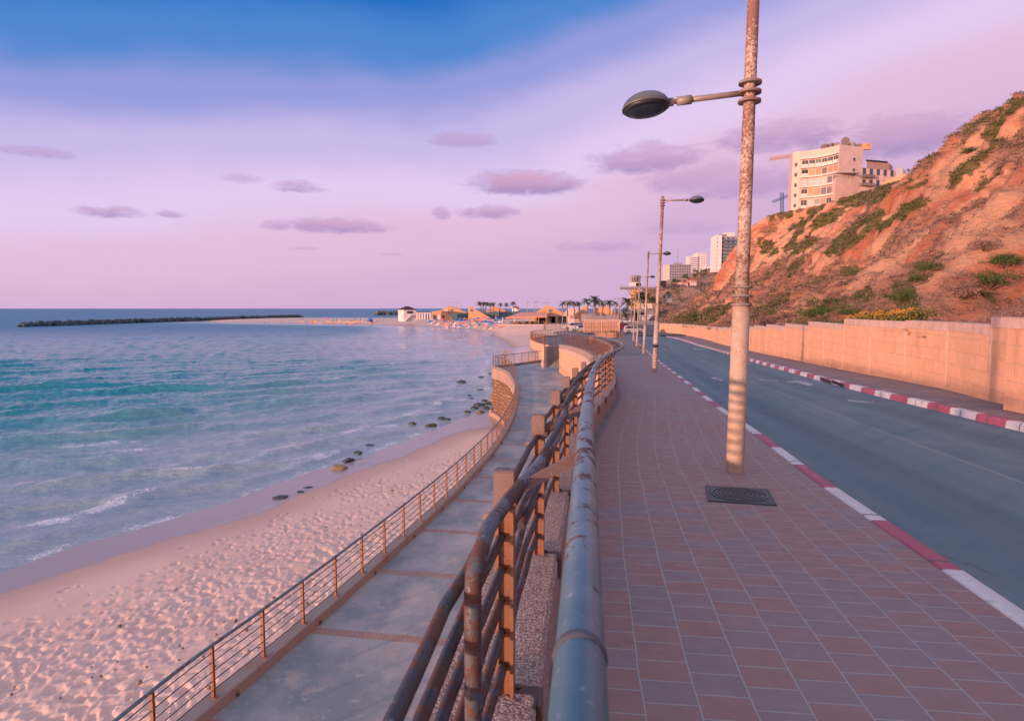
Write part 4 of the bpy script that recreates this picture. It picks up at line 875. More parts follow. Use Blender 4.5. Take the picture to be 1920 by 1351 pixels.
# ------------------------------------------------------------------ rocks
MAT_ROCK = M('wet_dark_rock', (.03, .038, .038), (.06, .07, .055), 3, .4, .8, .05, spec=.5)
MAT_ROCKT = M('tan_rock', (.34, .22, .15), (.16, .13, .085), 2.5, .75, .8, .05)
def rock_bm(r, seed, flat=.55, sub=2):
    bm = bmesh.new(); bmesh.ops.create_icosphere(bm, subdivisions=sub, radius=1)
    for v in bm.verts:
        c = v.co; k = 1+.55*(float(vn(c.x*1.6+seed*3.1, c.y*1.6+c.z*1.3+seed, seed))-.5)+.3*(float(vn(c.x*4+seed, c.y*4+c.z*3, seed+5))-.5)
        v.co = Vector((c.x*r*k, c.y*r*k*.8, c.z*r*k*flat))
    return bm
rk = [(635, 880, 24, 1, 'tan boulder at the water line, nearest of the shore rocks'), (655, 864, 22, 0, 'flat dark rock just behind the tan boulder'), (671, 850, 16, 0, 'small dark rock in the foam, third along the shore'), (692, 836, 14, 0, 'low wet rock awash in the swash edge'), (774, 794, 15, 0, 'rounded dark rock alone in the shallows'),
      (808, 799, 17, 2, 'mossy grey boulder at the edge of the wet sand'), (828, 785, 14, 0, 'left rock of the close pair in shallow water'), (838, 787, 12, 0, 'right rock of the close pair in shallow water'), (865, 718, 16, 0, 'dark rock breaking the water, out from the sea wall'), (902, 709, 12, 0, 'small dark rock near the sea wall corner'), (900, 733, 14, 2, 'green-topped rock below the sea wall'), (918, 701, 8, 0, 'smallest dark rock at the foot of the wall corner'),
      (898, 760, 18, 0, 'largest dark rock of the heap by the sea wall'), (888, 766, 14, 0, 'dark rock on the left of the heap by the sea wall'), (877, 773, 13, 2, 'mossy rock in front of the heap by the sea wall'), (900, 773, 13, 1, 'tan rock in front of the heap by the sea wall'), (912, 766, 14, 2, 'mossy rock between the heap and the sea wall'), (920, 757, 14, 2, 'weed-covered rock touching the sea wall'), (908, 752, 11, 0, 'dark rock at the back of the heap'), (884, 748, 9, 0, 'low rock in the water behind the heap'),
      (526, 936, 26, 3, 'flat slab half buried in wet sand, the larger one'), (564, 926, 14, 3, 'small dark slab on the wet sand beside the larger one'), (578, 917, 13, 3, 'narrow slab farthest up the wet sand'), (880, 742, 8, 0, 'tiny rock awash off the sea wall')]
MAT_ROCKM = M('mossy_rock', (.075, .085, .04), (.06, .055, .045), 3, .6, .8, .05)
for i, (px, py, w_, k_, lab) in enumerate(rk):
    p = sp(px, py); p.z = max(SEA, sand_at(p.x, p.y)); r = w_/FP*p.y*.62
    me = bpy.data.meshes.new('rock'); bm = rock_bm(r, i+3, .26 if k_ == 3 else .44, 3); bm.to_mesh(me); bm.free()
    for q in me.polygons: q.use_smooth = True
    o = link('shore_rock', me, (MAT_ROCK, MAT_ROCKT, MAT_ROCKM, MAT_ROCK)[k_]); o.location = p+Vector((0, 0, r*(.0 if k_ == 3 else .05))); o.rotation_euler = (0, 0, i*1.3); tag(o, lab, 'rock', 'rocks along the shore')
# breakwater: one long bank of tumbled boulders
V = []; F = []; base = []
for s_ in range(6):
    bm = rock_bm(1, 100+s_, .8, 1); bm.verts.ensure_lookup_table(); base.append((np.array([v.co[:] for v in bm.verts]), np.array([[v.index for v in f.verts] for f in bm.faces]))); bm.free()
def bank(p0, p1, n, w0, w1, hh, rmin, rmax, seed=3):
    rg = np.random.default_rng(seed); Vs = []; Fs = []; k = 0; p0 = np.array(p0[:2]); p1 = np.array(p1[:2]); T = (p1-p0); L = np.linalg.norm(T); T /= L; N_ = np.array([-T[1], T[0]])
    for i in range(n):
        u = rg.random(); v = rg.normal(0, .42); v = max(-1, min(1, v)); r = rg.uniform(rmin, rmax); c = p0+T*u*L+N_*v*(w0+(w1-w0)*u); z = SEA+hh*(1-abs(v)**1.3)*rg.uniform(.55, 1.0)-.25-.5*(u < .03)
        b_, f_ = base[rg.integers(6)]; a_ = rg.random()*6.28; R_ = np.array([[math.cos(a_), -math.sin(a_), 0], [math.sin(a_), math.cos(a_), 0], [0, 0, 1]])
        Vs.append(b_@R_.T*r+np.array([c[0], c[1], z])); Fs.append(f_+k); k += len(b_)
    return np.concatenate(Vs), np.concatenate(Fs)
pA, pB = sp(42, 612.5), sp(560, 594.6)
V, F = bank(pA, pB, 2200, 4.5, 8, 2.5, .8, 1.9); bwk = npmesh('breakwater', V, F, M('breakwater_stone', (.085, .10, .105), (.045, .055, .058), .4, .85)); tag(bwk, 'long low breakwater of tumbled dark boulders at the edge of the bay', 'breakwater', kind='stuff')
pA, pB = sp(704, 590.5), sp(760, 590); V, F = bank(pA, pB, 160, 9, 9, 4.2, 2.0, 4.5, 9)
tag(npmesh('rock_reef', V, F, M('reef_stone', (.22, .16, .15), (.10, .11, .12), .2, .85)), 'low brown rock reef in the sea left of the lifeguard hut', 'reef', kind='stuff')
# ------------------------------------------------------------------ cliff
cr_px = [(2090, 70, 84), (1990, 135, 95), (1920, 185, 105), (1885, 208, 110), (1850, 236, 115), (1815, 252, 121), (1790, 283, 128), (1762, 306, 138), (1740, 319, 150), (1690, 331, 165), (1640, 347, 180), (1600, 360, 195), (1540, 379, 210), (1490, 388, 220), (1455, 395, 227), (1432, 404, 232), (1415, 424, 238), (1405, 440, 244)]
cr = [at(x, y, Y)-Vector((0, 0, 1.0)) for x, y, Y in cr_px]
cr = [Vector((58, -25, 35.5)), Vector((66, 20, 35.3)), Vector((75, 60, 35))]+cr
crQ = np.array([v[:] for v in cr])
ft = []
def wall_x(y): return float(np.interp(y, WP.Q[:, 1], WP.Q[:, 0]))
for y in (-25, 0, 15, 40, 70, 100, 120): ft.append((wall_x(y)+.5, y, -float(G(y))+1.45))
ft += [(35.5, 150, -3.6), (42, 180, -3.9), (49, 210, -4.3), (54.5, 236, -4.6), (61, 252, -4.6), (72, 266, -4.4)]
ftQ = np.array(ft); nu, nt = 520, 210
def resamp(Q, n):
    d = np.r_[0, np.cumsum(np.linalg.norm(np.diff(Q, axis=0), axis=1))]; 
    yq = np.linspace(Q[0, 1], Q[-1, 1], n); return np.stack([np.interp(yq, Q[:, 1], Q[:, i]) for i in range(3)], 1)
# stations spread evenly in bearing so that far rock is as detailed as near rock
us = np.linspace(0, 1, nu)**.8
fy = np.interp(us, np.linspace(0, 1, len(ft)), ftQ[:, 1]); cyc = np.interp(us, np.linspace(0, 1, len(crQ)), crQ[:, 1])
fy = -25+(us)*(266+25); cyc = -25+us*(244+25)
Fq = np.stack([np.interp(fy, ftQ[:, 1], ftQ[:, i]) for i in range(3)], 1); Cq = np.stack([np.interp(cyc, crQ[:, 1], crQ[:, i]) for i in range(3)], 1)
tt = np.linspace(0, 1, nt); B = Fq[:, None, :]*(1-tt)[None, :, None]+Cq[:, None, :]*tt[None, :, None]
prof = tt+(-.10*np.sin(math.pi*tt)*(1-tt*.3)-.0)-.035*np.sin(2*math.pi*tt)
B[:, :, 2] = Fq[:, None, 2]*(1-prof)[None, :]+Cq[:, None, 2]*prof[None, :]
S = fy[:, None]*np.ones(nt)[None, :]; T = tt[None, :]*58*np.ones((nu, 1))
gul = fbm(S*.085-T*.03, T*.02+S*.01, 201, 4)-.5; gul2 = np.abs(fbm(S*.24-T*.06, T*.045, 211, 4)-.5)*2; rough_ = fbm(S*.5, T*.35, 221, 4)-.5; fineN = fbm(S*1.6, T*1.2, 231, 3)-.5
led = fbm(S*.05, T*.22, 241, 3)-.5
env = ss(0, .10, tt)*ss(1.0, .90, tt)
disp = env[None, :]*(gul*8.5-gul2*2.4+rough_*2.3+fineN*.8+led*2.6)
nrm = np.cross(np.gradient(B, axis=0), np.gradient(B, axis=1)); nrm /= np.linalg.norm(nrm, axis=2, keepdims=True)+1e-9; nrm *= np.sign(nrm[..., 2:3])
B = B+nrm*disp[..., None]
B[:, -8:, 2] += (fbm(S[:, -8:]*.5, T[:, -8:]*.1, 251, 3)-.45)*.7
PX, PY = proj(B)
def patch(cx_, cy_, rx, ry, ang_=0., soft=.45):
    a_ = R(ang_); dx_ = (PX-cx_)*math.cos(a_)-(PY-cy_)*math.sin(a_); dy_ = (PX-cx_)*math.sin(a_)+(PY-cy_)*math.cos(a_)
    q = np.sqrt((dx_/rx)**2+(dy_/ry)**2)+(fbm(S*.35, T*.30, 261, 3)-.5)*1.1; return ss(1+soft*.5, 1-soft*.5, q)
vegn = fbm(S*.20-T*.10, T*.14, 271, 4)
green = np.zeros_like(PX); pale = np.zeros_like(PX)
for a_ in ((1560, 383, 60, 10, 17), (1630, 366, 55, 16, 16), (1470, 404, 26, 10, 20), (1890, 222, 62, 22, 34), (1850, 236, 40, 14, 28), (1720, 346, 26, 10, 26), (1530, 415, 55, 16, 22), (1610, 435, 70, 16, 36), (1700, 395, 70, 12, 34), (1500, 455, 34, 16, 48), (1440, 462, 14, 20, 55), (1700, 560, 26, 44, 35), (1740, 498, 34, 10, 30), (1870, 530, 46, 34, 42), (1895, 482, 30, 12, 25), (1535, 592, 70, 20, 35),
           (1612, 560, 34, 20, 45), (1590, 515, 26, 14, 40), (1330, 590, 45, 14, 30), (1450, 575, 46, 12, 35), (1490, 500, 22, 8, 45), (1840, 290, 70, 12, 40), (1905, 260, 26, 10, 40), (1390, 545, 22, 8, 40), (1290, 596, 26, 10, 20), (1850, 338, 30, 6, 48), (1790, 340, 20, 8, 40)): green = np.maximum(green, patch(*a_))
for a_ in ((1800, 312, 95, 30, 45), (1868, 258, 50, 18, 28), (1490, 424, 32, 40, -28), (1452, 460, 22, 46, -50), (1620, 520, 60, 14, 42), (1560, 480, 40, 10, 42), (1735, 372, 40, 14, 45), (1680, 480, 18, 50, -52), (1830, 425, 70, 24, 40), (1650, 455, 40, 10, 40), (1880, 390, 50, 18, 40)): pale = np.maximum(pale, patch(*a_)*.95)
green *= ss(.24, .46, fbm(S*.30, T*.22, 291, 4)); pale *= (1-green)
scr = ss(.50, .60, vegn+ss(.55, .05, tt)[None, :]*.12+ss(.80, .95, tt)[None, :]*.06)*(1-pale*.9)
for a_ in ((1800, 545, 110, 46, 25), (1880, 580, 80, 24, 0), (1480, 545, 60, 26, 40), (1350, 560, 60, 16, 40), (1700, 440, 70, 20, 40), (1420, 598, 60, 10, 0), (1620, 600, 80, 14, 0)): scr = np.maximum(scr, patch(*a_)*.8)
greens = np.clip(green+ss(.60, .66, vegn)*.5*(1-pale), 0, 1)
# plateau behind the crest
PB = []
last = B[:, -1, :]; pv = np.stack([last[:, 0]+90, last[:, 1]+30, last[:, 2]+1.5], 1); mid = last*.93+pv*.07; mid[:, 2] = last[:, 2]-.3
Vc = np.concatenate([B, mid[:, None, :], pv[:, None, :]], 1); z1 = np.zeros((nu, 2))
def pad(a_): return np.concatenate([a_, z1], 1).ravel()
def cliff_mat():
    m, t, b = newmat('cliff_earth'); P = t.pos(); g = t.attr('green'); sc_ = t.attr('scrub'); pl_ = t.attr('pale')
    sl = t.scale(P, (.22, .55, .5)); n = t.noise(sl, .55, 6, .65, dist=.5); n2 = t.noise(P, 1.4, 6, .7)
    c = t.mix(t.sst(n, .34, .62), (.48, .165, .10), (.51, .245, .155)); c = t.mix(t.sst(n2, .5, .68, 0, .4), c, (.34, .12, .07))
    c = t.mix(t.sst(t.noise(t.scale(P, (.5, 1, 1)), .9, 6, .72), .56, .64, 0, .6), c, (.62, .36, .23))
    sk = t.attr('streak'); c = t.mix(t.sst(sk, .52, .66, 0, .55), c, (.38, .105, .055)); c = t.mix(t.sst(sk, .48, .36, 0, .75), c, (.66, .35, .22))
    c = t.mix(t.m('MULTIPLY', pl_, .85), c, t.mix(n2, (.66, .37, .24), (.52, .27, .165)))
    c = t.mix(t.m('MULTIPLY', t.sst(t.m('ADD', sc_, t.m('SUBTRACT', t.noise(P, 2.6, 5, .75), .5)), .3, .7), .5), c, t.mix(t.noise(P, 3, 4), (.19, .125, .10), (.28, .17, .125)))
    c = t.mix(t.m('MULTIPLY', t.sst(t.m('ADD', g, t.m('SUBTRACT', t.noise(P, 3.2, 5, .75), .5)), .4, .65), .85), c, t.mix(t.noise(P, 4, 4), (.085, .10, .035), (.135, .12, .05)))
    setp(t, b, col=c, rough=.95, spec=.1, nrm=t.bump(t.m('ADD', t.m('MULTIPLY', t.noise(P, .8, 6, .7), 1.), t.m('ADD', t.m('MULTIPLY', t.noise(P, 4, 5, .7), .4), t.m('MULTIPLY', t.noise(t.scale(P, (.6, .6, 2.2)), 1.3, 7, .75), .6))), .9, .55)); return m
MAT_CLIFF = cliff_mat()
clf = npmesh('cliff', Vc.reshape(-1, 3), gridfaces(nu, nt+2), MAT_CLIFF, smooth=True, attrs={'green': pad(greens), 'scrub': pad(scr), 'pale': pad(pale), 'streak': pad(fbm(S*.55-T*.10, T*.07, 281, 5, .62))}); tag(clf, kind='structure')
# low vegetation: nobody could count it
def clumps(name, P_, rad, k, mat, lab, cat, flat=.6, lw=(.10, .22), seed=1, cap=False):
    rg = np.random.default_rng(seed); n = len(P_); d = rg.normal(size=(n, k, 3)); d /= np.linalg.norm(d, axis=2, keepdims=True); d[..., 2] = np.abs(d[..., 2])*flat*1.2-.1
    c = P_[:, None, :]+d*rad[:, None, None]*rg.uniform(.35, 1, (n, k, 1))
    s_ = rad[:, None, None]*rg.uniform(lw[0], lw[1], (n, k, 1))*1.6
    if cap: s_ = np.minimum(s_, np.maximum(.035, P_[:, None, 1:2]*.0013)*rg.uniform(.6, 1.3, (n, k, 1)))
    a_ = rg.normal(size=(n, k, 3)); a_ /= np.linalg.norm(a_, axis=2, keepdims=True); b_ = np.cross(a_, rg.normal(size=(n, k, 3))); b_ /= np.linalg.norm(b_, axis=2, keepdims=True)
    q = np.stack([c-a_*s_, c+b_*s_*.6, c+a_*s_, c-b_*s_*.6], 2).reshape(-1, 3)
    F_ = np.arange(len(q)).reshape(-1, 4)
    o = npmesh(name, q, F_, mat)
    if lab: tag(o, lab, cat, kind='stuff')
    return o
def leaf_mat(name, c1, c2, c3, sc=.9):
    m, t, b = newmat(name); P = t.pos(); c = t.mix(t.sst(t.noise(P, sc, 4), .35, .65), c1, c2); c = t.mix(t.sst(t.noise(P, sc*5, 3, .7), .5, .7, 0, .7), c, c3)
    setp(t, b, col=c, rough=.8, spec=.15); return m
MAT_SCRUB = leaf_mat('dry_scrub', (.26, .16, .125), (.185, .12, .105), (.35, .21, .15)); MAT_GREEN = leaf_mat('green_cover', (.085, .105, .035), (.12, .12, .045), (.055, .068, .028)); MAT_SHRUB = leaf_mat('shrub_leaves', (.06, .10, .03), (.10, .13, .04), (.045, .07, .028), 1.6)
flat_ = B.reshape(-1, 3); vis = ((PX > 1180) & (PX < 1990)).ravel()
area = np.linalg.norm(np.cross(np.gradient(B, axis=0), np.gradient(B, axis=1)), axis=2).ravel()
def pick(w, n, seed): rg = np.random.default_rng(seed); w = w*vis; w = w/w.sum(); return flat_[rg.choice(len(w), n, p=w)]+rg.normal(0, .15, (n, 3))*[1, 1, .2]
dist_w = area/np.maximum(14, flat_[:, 1])**1.1
pts = pick((scr.ravel()**1.5+.02)*dist_w, 19000, 5); clumps('dry_scrub', pts, np.minimum(np.random.default_rng(6).gamma(3, .15, len(pts))+.15, pts[:, 1]*.0075), 17, MAT_SCRUB, 'dry brown and mauve scrub scattered over the red cliff', 'scrub', seed=7, cap=True)
pts = pick((greens.ravel()**2+.006)*dist_w, 15000, 8); clumps('ground_cover', pts, np.minimum(np.random.default_rng(9).gamma(3, .15, len(pts))+.15, pts[:, 1]*.008), 17, MAT_GREEN, 'green creeping plants in patches over the cliff face and crest', 'ground cover', flat=.5, seed=10, cap=True)
def stones(name, P_, rad, mat, lab, cat, seed=1):
    rg = np.random.default_rng(seed); Vs = []; Fs = []; k = 0
    for p, r in zip(P_, rad):
        b_, f_ = base[rg.integers(6)]; a_ = rg.random()*6.28; R_ = np.array([[math.cos(a_), -math.sin(a_), 0], [math.sin(a_), math.cos(a_), 0], [0, 0, 1]]); Vs.append(b_@R_.T*r+p); Fs.append(f_+k); k += len(b_)
    tag(npmesh(name, np.concatenate(Vs), np.concatenate(Fs), mat), lab, cat, kind='stuff')
ps = pick((1-greens.ravel())*dist_w*(.3+scr.ravel()), 900, 15); stones('loose_stones', ps-[0, 0, .04], np.minimum(np.random.default_rng(16).gamma(1.6, .10, 900)+.04, ps[:, 1]*.0032), M('cliff_stone', (.36, .21, .15), (.22, .14, .11), .7, .9), 'loose pale stones and rubble lying on the cliff face', 'stones', 17)
rg = np.random.default_rng(18); n_ = 420; ty = rg.uniform(14, 44, n_); tx = np.array([lyx(y) for y in ty])-rg.gamma(2.2, 1.6, n_)-.3; dd = sdist(tx, ty); ok = dd > 1.5; tx, ty, dd = tx[ok], ty[ok], dd[ok]
ps = np.stack([tx, ty, sand_z(tx, ty, dd)+.0], 1); stones('beach_debris', ps, rg.gamma(1.4, .018, len(ps))+.012, M('debris', (.12, .085, .07), (.30, .22, .17), 2), 'small dark pebbles, shells and weed scraps scattered on the beach sand', 'debris', 19)
# yellow flowers behind the wall
n_ = 620; rg = np.random.default_rng(12); yy = rg.uniform(22.0, 28.5, n_); xx = np.array([wall_x(y) for y in yy])+.6+rg.gamma(2, .22, n_); zz = np.array([-float(G(y)) for y in yy])+1.75+(xx-np.array([wall_x(y) for y in yy]))*.28+rg.uniform(-.15, .2, n_)
P_ = np.stack([xx, yy, zz], 1); clumps('flower_foliage', P_-[0, 0, .12], np.full(n_, .22), 10, MAT_GREEN, 'low green foliage under the yellow flowers behind the wall', 'foliage', seed=3)
clumps('yellow_flowers', P_+[0, 0, .1], np.full(n_, .052), 4, M('yellow_petals', (.62, .33, .03), (.50, .22, .03), 9), 'yellow flowers growing in a patch just over the wall', 'flowers', lw=(.2, .34), seed=4)
# countable shrubs
MAT_TWIG = M('dry_stems', (.20, .12, .08), (.13, .08, .06), 8)
SH = [(1535, 597, 36, 'dark green bush rising over the wall top, wider of the two', 0), (1600, 592, 26, 'round green bush on the slope right of the wide bush', 0), (1470, 600, 26, 'grey dry bush peeping over the wall', 1), (1690, 566, 26, 'bright green shrub low on the slope above the flowers', 0), (1722, 530, 22, 'upright green shrub above the bright one', 0), (1740, 508, 20, 'sprawling green shrub with a long tongue of leaves', 0), (1855, 540, 36, 'big green shrub at right, lower half of the tall patch', 0), (1885, 500, 34, 'big green shrub at right, upper half of the tall patch', 0),
      (1435, 610, 22, 'brown dry bush behind the wall beside the lamp post', 1), (1800, 560, 34, 'wide brown thorn bush between green shrubs', 1), (1845, 470, 26, 'brown bush above the big green shrubs', 1), (1640, 590, 24, 'dry bush just left of the yellow flowers', 1), (1300, 596, 12, 'small green bush far along the wall', 0), (1330, 590, 13, 'olive green bush farther right along the far wall', 0), (1815, 288, 14, 'green bush hanging on the pale scarp', 0)]
tree_k = None
from mathutils.bvhtree import BVHTree
bv = BVHTree.FromPolygons([tuple(v) for v in Vc.reshape(-1, 3)], [tuple(f) for f in gridfaces(nu, nt+2)])
def on_cliff(px, py):
    a_, b_ = ray(px, py); h = bv.ray_cast(Vector((0, 0, 0)), Vector((a_, 1, b_)).normalized()); return h[0]
for i, (px, py, w_, lab, k_) in enumerate(SH):
    p = on_cliff(px, py)
    if p is None: continue
    o = thing('shrub', lab, 'shrub', p, group='shrubs on the cliff'); r = w_/FP*p.y*.95; rg = np.random.default_rng(50+i)
    k = 26; d = rg.normal(size=(k, 3))*[.45, .45, .28]*r; d[:, 2] = np.abs(d[:, 2])+r*.1
    c = clumps('foliage', d, rg.uniform(.25, .5, k)*r, 90, MAT_SCRUB if k_ else MAT_SHRUB, None, None, flat=.8, lw=(.045, .085), seed=60+i); c.parent = o
    m = MB()
    for j in range(7): m.tube([(0, 0, -.15*r), tuple(d[j]*.5), tuple(d[j])], [.05*r, .03*r, .01*r], 5)
    m.build('stem', MAT_TWIG, o)
# ------------------------------------------------------------------ shared far-field materials
MAT_ORANGE = M('apricot_render', (.66, .36, .19), (.56, .29, .155), .5, .85)
MAT_PINKW = M('pale_pink_render', (.70, .50, .42), (.60, .43, .37), .4, .85)
MAT_WHITE = M('white_render', (.74, .64, .60), (.64, .56, .53), .4, .8)
MAT_SLATE = M('slate_paving', (.10, .155, .18), (.075, .12, .145), .4, .75)
MAT_ROOF = M('maroon_roof', (.085, .035, .045), (.06, .03, .035), .8, .8)
MAT_GLASS, _t, _b = newmat('window_glass'); setp(_t, _b, col=_t.mix(_t.noise(_t.pos(), .5, 3), (.03, .045, .06), (.08, .10, .12)), rough=.12, spec=.6)
MAT_FRAME = M('window_frame', (.42, .33, .30), (.34, .27, .25), 2, .6)
MAT_BLIND = M('roller_blind', (.60, .52, .50), (.50, .42, .40), 1.2, .7)
MAT_TANBL = M('tan_shutter', (.42, .27, .20), (.36, .23, .17), 1.2, .7)
MAT_GREYBL = M('grey_shutter', (.20, .18, .20), (.16, .15, .17), 1.2, .7)
MAT_BLUE = M('blue_canvas', (.03, .16, .46), (.045, .22, .52), 1.5, .8); MAT_ORC = M('orange_canvas', (.85, .30, .05), (.75, .24, .05), 1.5, .8)
MAT_PINKC = M('pink_canvas', (.75, .22, .24), (.65, .18, .22), 1.5, .8); MAT_YEL = M('yellow_canvas', (.85, .42, .06), (.78, .34, .05), 1.5, .8); MAT_WC = M('white_canvas', (.78, .74, .74), (.66, .62, .63), 1.5, .8)
MAT_STEEL = M('weathered_steel', (.24, .19, .18), (.18, .13, .12), 4, .6)
MAT_PALE_POLE = M('pale_pole', (.50, .36, .29), (.40, .28, .23), 3, .6)
MAT_GREYR = M('grey_concrete', (.30, .265, .27), (.235, .215, .225), .5, .85)
MAT_HOTEL = M('grey_hotel_render', (.33, .29, .33), (.28, .25, .29), .3, .85)
MAT_DARK = M('dark_interior', (.03, .03, .035), (.02, .02, .025), 2, .8)
MAT_CRANE = M('crane_yellow', (.46, .27, .17), (.36, .22, .16), 2, .6); MAT_CRANEB = M('crane_blue', (.12, .20, .34), (.10, .16, .28), 2, .6)
ZV = Vector((0, 0, 1))
def facade(o, P, D, N, w, h, nb, nf, ww=.6, wh=.5, mat=None, skip=lambda i, j: False, z0=.0, dep=.12, name='window', frame=True, sill=False):
    """separate windows on the face starting at P (left bottom), along D, facing N"""
    bwid, fh = w/nb, (h-z0)/nf; a, b_ = bwid*ww/2, fh*wh/2; X, Yv = D, N
    def mk(nm, sx, sy, sz, m_): 
        mb = MB().box((0, 0, 0), (sx, sy, sz), X=X, Yv=Yv, Z=ZV); return mb.build(nm, m_)
    proto = None
    for j in range(nf):
        for i in range(nb):
            if skip(i, j): continue
            c = P+D*(bwid*(i+.5))+ZV*(z0+fh*(j+.5))+N*(dep*.5)
            mm = mat(i, j) if callable(mat) else (mat or MAT_GLASS)
            wobj = mk(name, a*2, dep, b_*2, mm); wobj.parent = o; wobj.location = c-o.location
            if frame:
                fr = mk('frame', a*2+.24, dep*.6, b_*2+.24, MAT_FRAME); fr.parent = wobj; fr.location = N*(-dep*.28)
            if sill:
                s2 = mk('sill', a*2+.4, dep*2.2, .14, MAT_PINKW); s2.parent = wobj; s2.location = -ZV*(b_+.1)
# ------------------------------------------------------------------ curved apartment building on the crest
pA, pB, pC = at(1482, 420, 233), at(1568, 420, 222), at(1613, 420, 225.5)
zr = at(1567, 271, 222).z; zb = pA.z-6
o = thing('apartment_building', 'large pale apartment building with a concave balconied front on the cliff crest', 'building', (pB.x, pB.y, zb))
a2 = Vector((pA.x, pA.y, 0)); b2 = Vector((pB.x, pB.y, 0)); c2 = Vector((pC.x, pC.y, 0)); dAB = (b2-a2); LAB = dAB.length; dAB.normalize(); nAB = Vector((dAB.y, -dAB.x, 0))
def arc(u): return a2+dAB*(LAB*u)-nAB*(1.9*math.sin(math.pi*max(0, min(1, (u-.17)/.83))))
us_ = [0, .16]+list(np.linspace(.17, 1, 15))
outl = [arc(u) for u in us_]+[c2, c2+(a2-b2)*.9+Vector((3, 9, 0)), a2+Vector((4, 12, 0))]
MB().prism([(p.x, p.y) for p in outl], zb, zr).buildw('wall', MAT_PINKW, o)
par_ = [arc(u)+nAB*.18 for u in us_]
fz = lambda y_px: at(1520, y_px, 226).z
floors = [fz(y) for y in (390, 366, 346, 327, 309, 291.5)]
m = MB()
for f in range(5):
    z0_, z1_ = floors[f], floors[f+1]; nb = 6
    # recessed dark bay band, then slabs, then each opening
    for i in range(nb):
        u0, u1 = .20+.80*i/nb, .20+.80*(i+1)/nb; p0, p1 = arc(u0+.012), arc(u1-.012); d = (p1-p0); L = d.length; d.normalize(); n = Vector((d.y, -d.x, 0)); c = (p0+p1)/2+n*.06; hz = z1_-z0_
        kinds = {0: [MAT_GLASS, MAT_BLIND, MAT_GLASS, MAT_TANBL, MAT_GLASS, MAT_GLASS], 1: [MAT_GLASS, MAT_ORANGE, MAT_TANBL, MAT_GREYBL, MAT_GREYBL, MAT_TANBL], 2: [MAT_BLIND, MAT_BLIND, MAT_BLIND, MAT_BLIND, MAT_GREYBL, MAT_GREYBL], 3: [MAT_DARK, MAT_ORANGE, MAT_TANBL, MAT_GREYBL, MAT_TANBL, MAT_TANBL], 4: [MAT_GLASS]*6}[f]
        w_ = MB().box(c+ZV*(z0_+hz*.46), (L, .16, hz*.62), X=d, Yv=n, Z=ZV).buildw('window', kinds[i], o)
        if kinds[i] in (MAT_GLASS, MAT_DARK):
            MB().box(c+n*.1+ZV*(z0_+hz*.24), (L*.98, .14, hz*.24), X=d, Yv=n, Z=ZV).buildw('balustrade', MAT_WHITE, w_)
            MB().box(c+n*.1+ZV*(z0_+hz*.58), (.16, .12, hz*.5), X=d, Yv=n, Z=ZV).buildw('mullion', MAT_FRAME, w_)
    sl_ = MB()
    for u0, u1 in zip(us_[2:-1], us_[3:]):
        p0, p1 = arc(u0), arc(u1); d = (p1-p0).normalized(); n = Vector((d.y, -d.x, 0)); sl_.beam(p0+n*.5+ZV*(z1_-.10), p1+n*.5+ZV*(z1_-.10), 1.2, .42)
    sl_.buildw('balcony_slab', MAT_WHITE, o)
facade(o, Vector((a2.x, a2.y, floors[0])), dAB, nAB, LAB*.17, floors[5]-floors[0], 1, 5, .3, .32)
dBC = (c2-b2); LBC = dBC.length; dBC.normalize(); nBC = Vector((dBC.y, -dBC.x, 0))
facade(o, Vector((b2.x, b2.y, floors[0])), dBC, nBC, LBC, floors[5]-floors[0], 4, 5, .28, .28, skip=lambda i, j: not (i == 2 and j in (1, 2, 3, 4)) and not (i == 0 and j in (1, 2)), sill=True)
c = (b2+c2)/2+Vector((-1, 5, 0)); rfm = MB()
for k in range(7): rfm.box((c.x-6+k*2.0, c.y, zr+.8), (1.3, 2, 1.7+.5*(k % 3)), rz=k*.5)
rfm.lathe([(1.4, 0), (1.4, .4)], (c.x+1, c.y-1, zr+2.6), 14, axis='y')
rfm.buildw('roof_plant', MAT_STEEL, o)
# low pink wing with a terrace next to it
pl_, pr_ = at(1566, 353, 219.5), at(1617, 352, 223); zt = at(1590, 334, 221).z
o = thing('terrace_wing', 'blank pink terrace wing with a small pergola beside the curved apartments', 'building', pl_)
MB().prism([(pl_.x, pl_.y), (pr_.x, pr_.y), (pr_.x+3, pr_.y+10), (pl_.x+3, pl_.y+10)], pl_.z-8, zt).buildw('wall', MAT_PINKW, o)
m = MB(); d = (pr_-pl_); d.z = 0; d.normalize()
for k in range(5):
    q = pl_+d*(2+k*1.5); m.box((q.x, q.y+2, zt+.9), (.25, .25, 1.8)); m.box((q.x, q.y+5, zt+.9), (.25, .25, 1.8))
m.box((pl_.x+5.3, pl_.y+3.5, zt+1.9), (8, 4, .25)); m.buildw('pergola', MAT_FRAME, o)
